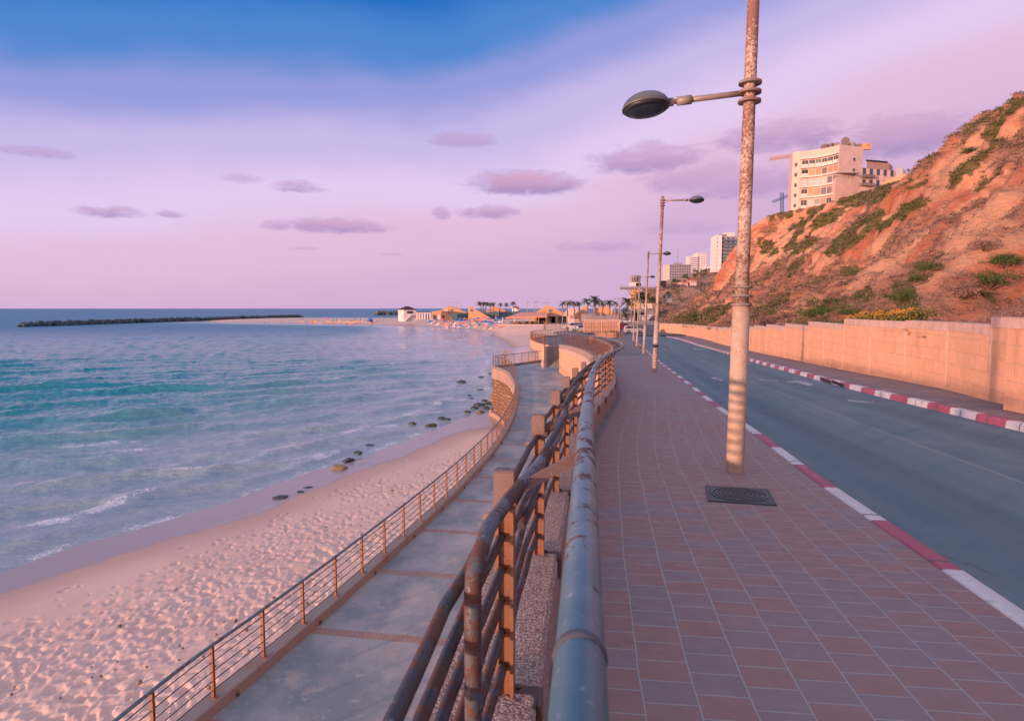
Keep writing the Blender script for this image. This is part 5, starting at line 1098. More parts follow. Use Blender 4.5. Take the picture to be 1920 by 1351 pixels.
# second house behind
pl_, pr_ = at(1612, 355, 208), at(1691, 355, 213); D0 = 208
o = thing('apartment_house', 'smaller pink stepped house with dark railings right of the curved apartments', 'building', pl_)
z1 = at(1650, 312, D0).z; z2 = at(1650, 300, D0).z; d = (pr_-pl_); d.z = 0; W_ = d.length; d.normalize(); n = Vector((d.y, -d.x, 0)); q = lambda u, v: (pl_.x+d.x*W_*u+.62*v, pl_.y+d.y*W_*u+.8*v)
MB().prism([q(0, 0), q(.82, 0), q(.82, 9), q(0, 9)], pl_.z-6, at(1650, 315, D0).z).buildw('wall', MAT_PINKW, o)
MB().prism([q(.82, .5), q(1, .5), q(1, 9), q(.82, 9)], pl_.z-6, at(1680, 308, D0).z).buildw('side_wall', MAT_WHITE, o)
MB().prism([q(.12, 1.5), q(.66, 1.5), q(.66, 8), q(.12, 8)], at(1650, 315, D0).z, at(1650, 300, D0).z).buildw('penthouse', MAT_TANBL, o)
MB().prism([q(.10, 1.2), q(.60, 1.2), q(.60, 8.2), q(.10, 8.2)], at(1650, 300, D0).z, at(1650, 297, D0).z).buildw('roof', MAT_DARK, o)
facade(o, Vector((*q(0, 0), at(1650, 352, D0).z)), d, n, W_*.82, 7.0, 5, 2, .42, .55, sill=True)
for k in range(2): MB().box(Vector((*q(.17, -.7), at(1650, 346-16*k, D0).z)), (W_*.3, 1.4, .9), X=d, Yv=n, Z=ZV).buildw('balcony', MAT_STEEL, o)
pl_ = at(1655, 345, 206); pr_ = at(1705, 338, 200)
o = thing('crest_wall', 'tan sloping garden wall on the crest right of the pink house', 'wall', pl_)
zz1 = at(1655, 341, 206).z; zz2 = at(1700, 324, 200).z
mb = MB(); mb.extr([(0, -4), ((pr_-pl_).length, -4), ((pr_-pl_).length, zz2-pl_.z-1.5), ((pr_-pl_).length*.8, zz2-pl_.z), (0, zz1-pl_.z)], (0, 0, 0), (pr_-pl_).normalized(), ZV, Vector((0, 1, 0)), .6); mb.build('garden_wall', MAT_ORANGE, o)
# ------------------------------------------------------------------ tower cranes
def lattice(m, p, q, w, n, r=.07, up=ZV):
    p, q = Vector(p), Vector(q); X = (q-p).normalized(); Yv = X.orthogonal().normalized(); Z = X.cross(Yv); cs = [(1, 1), (1, -1), (-1, -1), (-1, 1)]
    for a_, b_ in cs: m.beam(p+Yv*a_*w/2+Z*b_*w/2, q+Yv*a_*w/2+Z*b_*w/2, r*2, r*2)
    for i in range(n):
        t0, t1 = p+(q-p)*(i/n), p+(q-p)*((i+1)/n)
        for k in range(4):
            a_, b_ = cs[k], cs[(k+1) % 4]; m.beam(t0+Yv*a_[0]*w/2+Z*a_[1]*w/2, t1+Yv*b_[0]*w/2+Z*b_[1]*w/2, r*1.3, r*1.3)
D0 = 300; mast = at(1588, 300, D0)
o = thing('tower_crane', 'long pale tower crane boom reaching out above the curved apartment roof', 'crane', (mast.x, mast.y, 30))
m = MB(); lattice(m, (mast.x, mast.y, 30), (mast.x, mast.y, at(1588, 268, D0).z), 1.8, 26, .1); m.buildw('mast', MAT_CRANE, o)
j0, j1, j2 = at(1443, 298, D0+25), at(1588, 278, D0), at(1631, 272, D0-8)
m = MB(); lattice(m, j1, j0, 1.3, 26, .1); m.buildw('jib', MAT_CRANE, o); m = MB(); lattice(m, j1, j2, 1.3, 8, .1); m.buildw('counter_jib', MAT_CRANE, o)
MB().box(at(1624, 275, D0-7), (3.6, 1.6, 2.6)).buildw('counterweight', MAT_ORANGE, o)
m = MB(); m.beam(at(1588, 266, D0), at(1500, 289.5, D0+14), .12, .12); m.beam(at(1588, 266, D0), at(1627, 270, D0-7), .12, .12); m.buildw('stay', MAT_CRANE, o)
D0 = 420; o = thing('tower_crane', 'small blue tower crane far behind the cliff crest', 'crane', at(1466, 392, D0))
m = MB(); lattice(m, at(1466, 400, D0), at(1466, 361, D0), 1.5, 14, .12); m.buildw('mast', MAT_CRANEB, o); m = MB(); lattice(m, at(1448, 378.5, D0), at(1477, 367, D0), 1.2, 10, .12); m.buildw('jib', MAT_CRANEB, o)
# ------------------------------------------------------------------ hillside behind the spur, hotels, tower
V = []; ys = []
hc = [at(1198, 545, 470), at(1232, 541, 470), at(1258, 527, 480), at(1290, 519, 520), at(1330, 506, 560), at(1400, 480, 600), at(1500, 470, 620)]
hf = [at(1170, 602, 330), at(1200, 602, 325), at(1230, 602, 325), at(1270, 602, 330), at(1330, 602, 330), at(1400, 602, 340), at(1500, 602, 350)]
nu2, nt2 = 90, 40
hcq = np.array([v[:] for v in hc]); hfq = np.array([v[:] for v in hf]); u = np.linspace(0, 6, nu2)
Cq2 = np.stack([np.interp(u, range(7), hcq[:, i]) for i in range(3)], 1); Fq2 = np.stack([np.interp(u, range(7), hfq[:, i]) for i in range(3)], 1); t2 = np.linspace(0, 1.25, nt2)
tc = np.clip(t2, 0, 1); Bh = Fq2[:, None, :]*(1-t2)[None, :, None]+Cq2[:, None, :]*t2[None, :, None]; Bh[:, :, 2] = Fq2[:, None, 2]*(1-tc)[None, :]+Cq2[:, None, 2]*tc[None, :]
Bh[:, :, 2] += (fbm(Bh[:, :, 0]*.06, Bh[:, :, 1]*.05, 301, 4)-.5)*9*np.sin(math.pi*np.clip(t2, 0, 1))[None, :]
vg = fbm(Bh[:, :, 0]*.09, Bh[:, :, 1]*.05, 311, 3)
tag(npmesh('hillside', Bh.reshape(-1, 3), gridfaces(nu2, nt2), MAT_CLIFF, smooth=True, attrs={'green': (ss(.56, .64, vg)*.7).ravel(), 'scrub': np.full(vg.size, .75), 'pale': np.zeros(vg.size)}), kind='structure')
rg = np.random.default_rng(77); hp = Bh[5:80, 3:34].reshape(-1, 3); clumps('hill_scrub', hp[rg.choice(len(hp), 1500)]+rg.normal(0, 2, (1500, 3))*[1, 1, .1], rg.uniform(.8, 2.0, 1500), 12, MAT_SCRUB, 'brown scrub covering the distant hillside behind the lift tower', 'scrub', seed=78)
def block(name, label, x0, x1, ytop, ybot, D, depth, mw, nb, nf, xl=None, roof=None, ww=.55, wh=.5, lit=None, yaw=.0):
    p, q = at(x0, ybot, D), at(x1, ybot, D+yaw); zt = at(x0, ytop, D).z; o = thing(name, label, 'building', p)
    d = Vector((q.x-p.x, q.y-p.y, 0)); w = d.length; d.normalize(); n = Vector((d.y, -d.x, 0)); dd = -n
    MB().prism([(p.x, p.y), (q.x, q.y), (q.x+dd.x*depth, q.y+dd.y*depth), (p.x+dd.x*depth, p.y+dd.y*depth)], p.z, zt).buildw('wall', mw, o)
    facade(o, p.copy(), d, n, w, zt-p.z, nb, nf, ww, wh, frame=False)
    return o, p, q, d, n, zt, w
o, p, q, d, n, zt, w = block('hotel', 'grey-mauve slab hotel with rows of windows and a lit end wall, far on the hill', 1255, 1295, 497, 527, 700, 16, MAT_HOTEL, 9, 6)
MB().prism([(p.x-3.4, p.y+1), (p.x-.05, p.y+.2), (p.x-.05, p.y+16), (p.x-3.4, p.y+16)], p.z, zt+.6).buildw('end_wall', MAT_PINKW, o)  # end wall's sunlight is put into a paler render than the grey front
MB().box((p.x+w*.46, p.y+7, zt+1.5), (w*.36, 8, 3)).buildw('roof_block', MAT_HOTEL, o); MB().box((p.x+w/2, p.y+7.9, zt+.35), (w+1, 17, .7)).buildw('cornice', MAT_GREYR, o)
MB().tube([(p.x+w*.46, p.y+7, zt+3), (p.x+w*.46, p.y+7, zt+17)], .18, 6).buildw('antenna', MAT_STEEL, o)
o, p, q, d, n, zt, w = block('hotel', 'white high-rise hotel in two steps behind the grey one', 1307, 1325, 474, 512, 820, 18, MAT_WHITE, 6, 12, ww=.45, wh=.4)
p2_ = at(1292, 512, 818); zt2 = at(1292, 480, 818).z; MB().prism([(p2_.x, p2_.y), (p.x-.05, p2_.y), (p.x-.05, p2_.y+16), (p2_.x, p2_.y+16)], p2_.z, zt2).buildw('lower_wing', MAT_WHITE, o)
for k in range(7): MB().box(((p2_.x+p.x)/2, p2_.y-.1, p2_.z+(zt2-p2_.z)*(.18+.12*k)), ((p.x-p2_.x)*.9, .4, 1.3)).buildw('window_band', MAT_HOTEL, o)
block('house', 'low pinkish house block on the ridge right of the white hotel', 1322, 1340, 500, 520, 740, 12, MAT_WHITE, 4, 2)
o, p, q, d, n, zt, w = block('apartment_tower', 'tall apartment tower with dark blue balcony bands half hidden by the near lamp post', 1351, 1386, 443, 510, 520, 16, MAT_HOTEL, 4, 9, ww=.5, wh=.4)
for k in range(8): MB().box((p.x+w*.55, p.y-.8, p.z+(zt-p.z)*(.22+.095*k)), (w*.86, 1.8, 1.25)).buildw('balcony', MAT_SLATE, o)
p2_ = at(1342, 510, 519); MB().prism([(p2_.x, p2_.y), (p.x-.05, p2_.y-.5), (p.x-.05, p2_.y+15), (p2_.x, p2_.y+15)], p2_.z, at(1342, 441, 519).z).buildw('side_bay', MAT_WHITE, o)
facade(o, p2_.copy(), Vector((1, 0, 0)), Vector((0, -1, 0)), p.x-p2_.x, zt-p2_.z, 2, 9, .5, .5, frame=False)
MB().box((p.x+w*.5, p.y+7, zt+1.6), (w*.5, 9, 3.4)).buildw('penthouse', MAT_WHITE, o); MB().box((p.x+2, p.y+5, zt+1), (5, 6, 2)).buildw('roof_plant', MAT_GREYR, o)
# hillside houses
for lab, x0, x1, yt, yb, D0, mw, mr in (('flat grey terrace roof stepping down the far hill', 1256, 1290, 522, 528, 470, MAT_GREYR, MAT_GREYR), ('small house with a red roof among trees, left of the pair', 1277, 1290, 527, 533, 455, MAT_PINKW, M('red_roof_tile', (.48, .12, .10), (.38, .10, .09), 1)), ('small house with a red roof among trees, right of the pair', 1294, 1306, 523, 530, 455, MAT_PINKW, None),
                             ('grey hut with a blue roof on the slope beside the cliff spur', 1249, 1260, 552, 560, 345, MAT_GREYR, MAT_SLATE), ('tiny dark pavilion at the ridge end of the lift bridge', 1240, 1249, 526, 534, 440, MAT_DARK, MAT_DARK)):
    p, q = at(x0, yb, D0), at(x1, yb, D0); o = thing('hill_house', lab, 'house', p); zt = at(x0, yt, D0).z; w = q.x-p.x; h = zt-p.z; mr = mr or bpy.data.materials['red_roof_tile']
    MB().box((w/2, 4, h*.3-1), (w, 8, h*.6+2)).build('wall', mw, o); mb = MB(); mb.extr([(-.6, h*.6), (w+.6, h*.6), (w*.8, h), (w*.2, h)], (0, 4, 0), (1, 0, 0), ZV, Vector((0, 1, 0)), 9.4); mb.build('roof', mr, o)
    for k in range(3): MB().box((w*(.2+.3*k), -.03, h*.3), (w*.14, .1, h*.3)).build('window', MAT_GLASS, o)
# lift tower and footbridge
D0 = 330; p = at(1190, 604, D0); zz = lambda y: at(1190, y, D0).z; mpx = D0/FP
o = thing('lift_tower', 'orange lift tower with a glazed cab top and a long footbridge to the hill', 'tower', p); X0 = p.x
MB().box((X0, p.y+2.0, (zz(542)+p.z)/2), (14*mpx, 4.2, zz(542)-p.z)).buildw('shaft', MAT_ORANGE, o, bevel=.1)
MB().box((X0+.4, p.y+2, (zz(529)+zz(537))/2), (18*mpx, 5.2, zz(529)-zz(537))).buildw('upper_room', MAT_WHITE, o)
MB().box((X0+5.4*mpx, p.y-.66, zz(533.4)), (9*mpx, .14, 1.7)).buildw('door_opening', MAT_DARK, o)
MB().lathe([(2.5, zz(529)), (2.5, zz(519))], (X0+.4, p.y+2, 0), 16, smooth=False).buildw('glazed_cab', MAT_GLASS, o)
MB().lathe([(2.75, zz(519.2)), (2.75, zz(517)), (2.2, zz(515.8))], (X0+.4, p.y+2, 0), 16, smooth=False).buildw('cab_roof', MAT_GREYR, o)
m = MB()
for k in range(12): a_ = k*math.pi/6; m.box((X0+.4+2.55*math.cos(a_), p.y+2+2.55*math.sin(a_), zz(524)), (.16, .16, zz(519)-zz(529)))
m.box((X0-1.9, p.y+.4, zz(523)), (.6, .6, zz(516)-zz(530))); m.buildw('cab_frame', MAT_PALE_POLE, o)
bx0, bx1 = at(1163, 540, D0).x, at(1242, 540, D0).x
MB().box(((bx0+bx1)/2, p.y+.6, zz(540.6)), (bx1-bx0, 2.6, .95)).buildw('bridge_deck', MAT_STEEL, o)
m = MB()
for yy_ in (p.y-.6, p.y+1.8):
    m.beam((bx0, yy_, zz(536.5)), (bx1, yy_, zz(536.5)), .1, .1)
    for k in range(34): m.box((bx0+(bx1-bx0)*k/33, yy_, (zz(539)+zz(536.5))/2), (.09, .09, zz(536.5)-zz(539)))
m.buildw('bridge_railing', MAT_HOTEL, o)
for s_ in (-1, 1): MB().beam((X0+1.6*s_, p.y-.2, zz(556)), (X0+4.4*s_, p.y-.2, zz(542)), .3, .3).buildw('brace', MAT_STEEL, o)
# ------------------------------------------------------------------ beach pavilions
def outline(name, label, D, thick, pts, mat, circles=(), cat='building', holes=()):
    """a built volume whose front outline is given as corner bearings at distance D"""
    c = [at(x, y, D) for x, y in pts]; b_ = min(v.z for v in c); xm = sum(v.x for v in c)/len(c); o = thing(name, label, cat, (xm, D, b_))
    mb = MB(); mb.extr([(v.x-xm, v.z-b_) for v in c], (0, thick/2, 0), (1, 0, 0), ZV, Vector((0, 1, 0)), thick); mb.build('wall', mat, o)
    for (x, y, r, m_) in circles:
        v = at(x, y, D); rr = r*D/FP; MB().lathe([(rr*1.28, -.22), (rr*1.28, .1)], (v.x-xm, 0, v.z-b_), 24, axis='y').build('window_surround', MAT_PINKW, o)
        MB().lathe([(rr, -.30), (rr, .1)], (v.x-xm, 0, v.z-b_), 24, axis='y').build('round_window', m_, o)
    for (x0, y0, x1, y1, m_) in holes:
        v, w = at(x0, y0, D), at(x1, y1, D); MB().box(((v.x+w.x)/2-xm, -.05, (v.z+w.z)/2-b_), (abs(w.x-v.x), .3, abs(w.z-v.z))).build('opening', m_, o)
    return o
outline('pavilion', 'orange gabled pavilion with two round windows left of the slate roof', 436, 9, [(823, 600), (823, 583), (842, 573), (847, 573.5), (876, 586.5), (876, 600)], MAT_ORANGE, [(837.5, 581.5, 2.6, MAT_WHITE), (847, 581, 2.9, MAT_GREYBL)])
outline('pavilion', 'small flat-roofed orange kiosk with dark doors next to the lifeguard hut', 425, 8, [(809, 601), (809, 584), (829, 581.5), (829, 601)], MAT_ORANGE, holes=[(812, 590, 818, 598, MAT_GLASS), (821, 590, 826, 600, MAT_WHITE)])
outline('pavilion', 'triangular orange buttress wall in front of the slate roof', 415, 5, [(827, 602), (827, 585), (835, 585), (852, 602)], MAT_ORANGE, holes=[(830, 591, 833, 601, MAT_DARK)])
outline('beach_terrace', 'slate-blue sloping terrace roof between the orange wedges', 428, 26, [(842, 599), (842, 587), (886, 586.5), (912, 598), (912, 599)], MAT_SLATE, cat='terrace')
outline('pavilion', 'tall orange wedge wall with one round window, sloping down to the right', 424, 4, [(878, 600), (878, 573), (883, 574.5), (926, 599.5), (926, 600)], MAT_ORANGE, [(884, 581.5, 3.0, MAT_GREYBL)])
outline('beach_terrace', 'wide slate-blue stepped terrace below the palm row', 445, 30, [(905, 599), (905, 586), (975, 583.5), (985, 586), (985, 599)], MAT_SLATE, cat='terrace')
outline('pavilion', 'orange gable behind the palm trunks on the slate terrace', 470, 9, [(909, 588), (918, 578), (928, 574), (950, 583), (950, 588)], MAT_ORANGE, [(915.5, 581, 2.7, MAT_HOTEL)])
outline('pavilion', 'orange stair wall running down to the sand below the slate terrace', 415, 3, [(903, 600), (903, 592), (927, 598.5), (927, 600)], MAT_ORANGE)
# lifeguard huts
def hut(label, xl, xc, xr, ye, yr, yb, D):
    c = at(xc, yb, D); o = thing('lifeguard_hut', label, 'hut', c); m_ = D/FP; h = at(xc, ye, D).z-c.z; hr = at(xc, yr, D).z-c.z; wl, wr = (xc-xl)*m_, (xr-xc)*m_
    L = Vector((-wl, wl*.75, 0)); Rr = Vector((wr, wr*.45, 0)); B_ = L+Rr
    MB().prism([(0, 0), (Rr.x, Rr.y), (B_.x, B_.y), (L.x, L.y)], 0, h).build('wall', MAT_WHITE, o)
    ctr = B_/2; e = [Vector((0, 0, 0)), Rr, B_, L]; e = [ctr+(v-ctr)*1.16+ZV*h*.99 for v in e]; mb = MB(); tp = ctr+ZV*hr
    mb.mesh(e+[tp+Rr*.12-L*.05, tp-Rr*.12+L*.05], [(0, 1, 4), (1, 2, 4), (2, 3, 5, 4), (3, 0, 5), (0, 4, 5), (0, 3, 2, 1)]); mb.build('roof', MAT_ROOF, o)
    d = Rr.normalized(); n = Vector((d.y, -d.x, 0)); st_ = MB(); st_.beam(Rr*.05+n*.7+ZV*.1, Rr*.55+n*.7+ZV*h*.55, 1.0, .3); st_.beam(Rr*.55+n*.7+ZV*h*.55, Rr*1.02+n*.7+ZV*h*.55, 1.2, .25); st_.build('stair', MAT_WHITE, o)
    MB().box(Rr*.5+n*.04+ZV*h*.78, (Rr.length*.5, .14, h*.2), X=d, Yv=n, Z=ZV).build('window', MAT_GLASS, o)
    return o
hut('large white lifeguard hut with a maroon hipped roof standing on the sand', 745, 757.5, 779, 580.5, 574, 602.5, 395)
hut('tiny lifeguard hut with a maroon roof behind the last palm', 960, 968, 974, 577, 573.8, 584, 520)
o = thing('beach_cabins', 'row of white posts and blue cabin doors behind the lifeguard hut', 'cabins', at(780, 599, 440)); m_ = 440/FP
MB().box((14*m_, 2, 12.5*m_), (28*m_, 4, .6)).build('roof', MAT_PINKW, o)
for k in range(6): MB().box(((2+4.9*k)*m_, 0, 6*m_), (.9, .9, 12*m_)).build('post', MAT_WHITE, o); MB().lathe([(.9, 12.8*m_), (.9, 13.8*m_), (.1, 14.6*m_)], ((2+4.9*k)*m_, 2, 0), 8).build('roof_vent', MAT_DARK, o)
for k in (0, 3, 4): MB().box(((4.4+4.9*k)*m_, 2.4, 4.4*m_), (3.6*m_, .3, 8.8*m_)).build('door', MAT_BLUE if k else MAT_ORC, o)
# restaurant
D0 = 268; o = outline('restaurant', 'orange beach restaurant with a round gable window and glazed front', D0, 12, [(1000, 607), (1000, 590), (1026, 572.5), (1031, 573), (1058, 587), (1064, 588), (1064, 607)], MAT_ORANGE, [(1031, 582, 3.2, MAT_GREYBL)], holes=[(1030, 592, 1041, 606, MAT_GLASS), (1047, 592, 1062, 606, MAT_GLASS), (1034.5, 594, 1040.5, 605, MAT_DARK), (1006, 592, 1024, 606, MAT_DARK)])
MB().box((0, -.5, 6.8*D0/FP*2.3-.0), (64*D0/FP, .5, .5)).build('cornice', MAT_PINKW, o)
a_ = thing('awning', 'wide salmon canvas awning shading the restaurant tables', 'awning', at(985, 606, D0-6)); g = lambda x, y, D: at(x, y, D)-a_.location
mb = MB(); e = [g(947, 595, D0-16), g(1026, 592.5, D0-14), g(1026, 585, D0-2), g(976, 585.5, D0-2)]; lo_ = [v-ZV*.5 for v in e]; mb.mesh(e+lo_, [(0, 1, 2, 3), (7, 6, 5, 4), (0, 4, 5, 1), (1, 5, 6, 2), (2, 6, 7, 3), (3, 7, 4, 0)]); mb.build('canopy', M('salmon_canvas', (.72, .34, .22), (.64, .28, .19), .7), a_)
for x in (953, 966, 980, 995, 1010, 1024): p_, q_ = g(x, 594.5, D0-14), g(x, 606.5, D0-14); MB().tube([p_, q_], .12, 6).build('pole', MAT_PALE_POLE, a_)
fr_ = MB(); fr_.beam(g(950, 595.6, D0-15.5), g(1025, 593.4, D0-13.8), .3, .7); fr_.build('valance', MAT_ORANGE, a_)
# tables and seated guests under the awning
tp = thing('terrace_table', 'round table with dark chairs under the salmon awning', 'table', (0, 0, 0), group='tables under the awning')
MB().lathe([(.45, .70), (.45, .74)], n=12).build('tabletop', MAT_DARK, tp); MB().tube([(0, 0, 0), (0, 0, .7)], .05, 6).build('leg', MAT_DARK, tp)
def chair(mb, x, y, a_):
    c_, s_ = math.cos(a_), math.sin(a_); Xc, Yc = Vector((c_, s_, 0)), Vector((-s_, c_, 0)); mb.box(Vector((x, y, .45)), (.42, .42, .06), X=Xc, Yv=Yc, Z=ZV); mb.box(Vector((x, y, .72))+Xc*.2, (.05, .42, .5), X=Xc, Yv=Yc, Z=ZV)
    for u, v in ((-1, -1), (1, -1), (1, 1), (-1, 1)): mb.box(Vector((x, y, .22))+Xc*.18*u+Yc*.18*v, (.05, .05, .44), X=Xc, Yv=Yc, Z=ZV)
for k in range(4): mb = MB(); chair(mb, .85*math.cos(k*math.pi/2+.4), .85*math.sin(k*math.pi/2+.4), k*math.pi/2+.4); mb.build('chair', (MAT_DARK, MAT_STEEL, MAT_DARK, MAT_ORC)[k], tp)
rs = random.Random(4); first = True
for x in np.linspace(962, 1024, 13):
    for dd in (0, 5):
        p_ = at(x+rs.uniform(-1.5, 1.5)+dd*.3, 606.3-dd*.12, D0-13+dd)
        p_.z = at(x, 606.6, D0-10).z
        if first: tp.location = p_; first = False
        else: dup(tp, p_, rs.uniform(0, 3), 1)
fl_ = at(985, 606.8, D0-8); tf = thing('restaurant_terrace', 'pale paved terrace under the restaurant tables', 'terrace', (fl_.x, fl_.y, fl_.z)); MB().box((6, 0, -.25), (34, 24, .5)).build('slab', MAT_PINKW, tf)
# buildings in the middle
outline('pavilion', 'orange wedge gable with a round window rising left of the planter', 285, 6, [(1079, 606), (1079, 590), (1098, 573), (1100, 573), (1100, 606)], MAT_ORANGE, [(1092.5, 582, 2.9, MAT_HOTEL)])
outline('pavilion', 'low pink building with a tiled roof between the restaurant and the wedge gable', 300, 10, [(1062, 604), (1062, 586), (1068, 579), (1080, 577), (1088, 586), (1088, 604)], MAT_PINKW, holes=[(1068, 591, 1084, 597, MAT_TANBL)])
outline('pavilion', 'yellow-orange pavilion glimpsed between the big palm trunks', 290, 8, [(1117, 592), (1117, 578), (1131, 575), (1140, 575), (1148, 582), (1148, 592)], MAT_ORANGE, [(1146, 581, 2.4, MAT_PINKW)])
outline('pavilion', 'low orange shed right of the palms behind the lamp row', 300, 8, [(1146, 600), (1146, 589), (1156, 583), (1168, 589), (1168, 600)], MAT_ORANGE)
outline('planter_wall', 'grey concrete planter wall behind the lattice screen, palms growing from it', 225, 14, [(1097, 603), (1098.5, 589), (1160, 590), (1160, 603)], MAT_GREYR, cat='planter')
outline('garage', 'grey flat-roofed garage with dark openings at the cliff spur', 262, 12, [(1190, 602), (1190, 579), (1228, 578), (1232, 602)], MAT_GREYR, holes=[(1191, 586, 1197, 600, MAT_DARK), (1201, 586, 1211, 589.5, MAT_DARK)])
outline('low_wall', 'bright white wall in front of the grey garage', 256, 2, [(1201, 600), (1201, 590), (1223, 590), (1218, 597), (1212, 600)], MAT_WHITE, cat='wall')
outline('house', 'pink house showing between palms above the grey garage', 300, 8, [(1203, 580), (1203, 568), (1226, 569), (1226, 580)], MAT_PINKW, holes=[(1207, 571, 1211, 575, MAT_GLASS)])
o = thing('gate', 'white picket gate beside the off-road car', 'gate', at(1066, 606, 215)); m_ = 215/FP
for k in range(9): MB().box((k*2.4*m_, 0, 4*m_), (.14, .1, 8*m_)).build('picket', MAT_WHITE, o)
for z_ in (1.5, 7): MB().box((9.6*m_, .06, z_*m_), (20*m_, .08, .12)).build('rail', MAT_WHITE, o)
# lattice screen of pierced blocks
D0 = 131; pL, pR = at(1095, 624.5, D0), at(1161, 624.5, D0); zt = at(1128, 599.5, D0).z; o = thing('lattice_wall', 'pale pierced-block screen wall with square holes across the car park', 'screen wall', pL)
w = pR.x-pL.x; h = zt-pL.z+.25; zb_ = -.25; MAT_LAT = M('lattice_block', (.72, .42, .30), (.62, .36, .26), 1.5, .85)
for s_ in (0, 1):
    x0_, x1_ = w*(.02+.49*s_), w*(.49+.49*s_); mb = MB(); n1, n2 = 11, 9
    for i in range(n1+1): mb.box((x0_+(x1_-x0_)*i/n1, .1, h/2+zb_), (.105, .12, h))
    for j in range(n2+1): mb.box(((x0_+x1_)/2, .1, zb_+.35+(h-.6)*j/n2), (x1_-x0_, .17, .11))
    mb.build('lattice_panel', MAT_LAT, o)
for x_ in (0, w*.5, w): MB().box((x_, .1, h/2+zb_), (.2, .26, h)).build('pier', MAT_LAT, o)
MB().box((w/2, .1, h+zb_-.05), (w+.3, .34, .3)).build('coping', MAT_COPE, o); MB().box((w/2, 1.6, h*.3), (w*.94, .3, h*.8)).build('dark_backing', MAT_ROOF, o)  # dark sheet added behind the screen so its holes look shaded
# litter bin behind the curving railing
p = at(1108.5, 643, 72); p.z = -float(G(72)); o = thing('litter_bin', 'orange litter bin in a dark frame behind the curving railing', 'litter bin', p)
MB().lathe([(.26, .1), (.30, .85), (.27, .86)], n=14).build('bin', MAT_ORC, o); mb = MB()
for x_ in (-.36, .36): mb.box((x_, 0, .62), (.07, .07, 1.24))
mb.box((0, 0, 1.2), (.8, .5, .08)); mb.build('frame', MAT_DARK, o)
# ------------------------------------------------------------------ palms and trees
MAT_FROND = leaf_mat('palm_frond', (.05, .095, .055), (.085, .125, .055), (.035, .07, .05), .8); MAT_TRUNK = M('palm_trunk', (.26, .165, .12), (.18, .115, .09), 2.5, .9, .4, .04)
def palm_meshes(seed, H, R_, nf, droop):
    rp_ = random.Random(seed); tr_ = MB(); pts = [(rp_.uniform(-.1, .1)*i, rp_.uniform(-.1, .1)*i, H*i/6) for i in range(7)]; tr_.tube(pts, [.42, .34, .30, .29, .28, .30, .36], 10)
    cr_ = MB(); c = Vector(pts[-1])
    for f in range(nf):
        a_ = 2*math.pi*f/nf+rp_.uniform(-.2, .2); el_ = rp_.uniform(-.35, 1.15); L = R_*rp_.uniform(.8, 1.1); d = Vector((math.cos(a_), math.sin(a_), 0)); s = Vector((-d.y, d.x, 0)); n = 9; mid = []
        for k in range(n+1):
            t = k/n; mid.append(c+d*(L*t*math.cos(el_*(1-t*.3)))+ZV*(L*(math.sin(el_)*t-droop*t*t)))
        for k in range(n):
            p0, p1 = mid[k], mid[k+1]; T = (p1-p0).normalized(); w = L*.24*math.sin(math.pi*(.12+.85*(k+.5)/n)); N_ = s.cross(T)
            cr_.face([p0-s*.04, p1-s*.03, p1+s*.03, p0+s*.04])
            for sg in (-1, 1):
                for q in (0, .5):
                    b_ = p0+(p1-p0)*q; cr_.face([b_, b_+(p1-p0)*.42, b_+s*sg*w+T*w*.55-ZV*w*.35])
    return tr_.build('trunk', None), cr_.build('crown', None, fix=False)
PAL = []
for i, (H, R_, nf, dr) in enumerate(((6.2, 2.9, 30, .45), (5.6, 2.6, 28, .6), (6.8, 3.5, 36, .5))):
    o = thing('palm_tree', 'x', 'palm'); t_, c_ = palm_meshes(20+i, H, R_, nf, dr); t_.data.materials.append(MAT_TRUNK); c_.data.materials.append(MAT_FROND); t_.parent = o; c_.parent = o; o['H'] = H; PAL.append(o)
pp = []
names = ('leftmost', 'second', 'third', 'fourth', 'fifth', 'sixth', 'seventh', 'last')
for i, (x, yb, yt) in enumerate(((901, 586, 563), (905.5, 586, 564), (911, 586, 564), (920, 586, 566), (925.5, 586, 565), (937, 586, 566), (949, 586, 566), (963, 585, 563))): pp.append((x, yb, yt, 445, i % 2, '%s palm from the left in the row on the slate terrace' % names[i] if i < 7 else 'last palm on the slate terrace, beside the tiny hut', 'palms on the slate terrace'))
for i, (x, yb, yt, D0, k, lab) in enumerate(((1054, 590, 562, 255, 1, 'ragged palm left of the palm row, over the restaurant roof'), (1064, 592, 561, 235, 0, 'slim palm between the restaurant roof and the pink building'), (1077, 590, 562, 240, 1, 'palm in front of the low pink building'), (1086, 588, 563, 240, 0, 'palm left of the wedge gable'), (1101, 590, 558, 226, 2, 'palm right at the wedge gable, at the left end of the planter'), (1115, 590, 553, 224, 2, 'tallest palm, in the middle of the planter'), (1116, 590, 562, 222, 2, 'broad low palm in front of the tallest one'), (1130, 590, 561, 226, 0, 'palm just right of the tallest one in the planter'), (1143, 590, 561, 226, 2, 'bushy palm near the right end of the planter'), (1155, 590, 562, 240, 1, 'small palm behind the right end of the planter'))): pp.append((x, yb, yt, D0, k, lab, 'palms along the planter'))
for x, yb, yt, D0, k, lab in ((1174, 602, 556, 250, 2, 'big palm above the dark tree at the car park'), (1200, 590, 545, 270, 2, 'feathery palm right of the lift tower'), (1212, 590, 549, 272, 2, 'palm between the lamp posts under the footbridge'), (1224, 588, 553, 280, 0, 'palm against the brown hillside near the cliff spur')): pp.append((x, yb, yt, D0, k, lab, 'palms at the lift tower'))
for i, (x, yb, yt, D0, k, lab, grp) in enumerate(pp):
    b_, t_ = at(x, yb, D0), at(x, yt, D0); s_ = (t_.z-b_.z)/(PAL[k]['H']*1.16+.6)
    o = dup(PAL[k], b_, i*1.7, s_, lab); o['group'] = grp
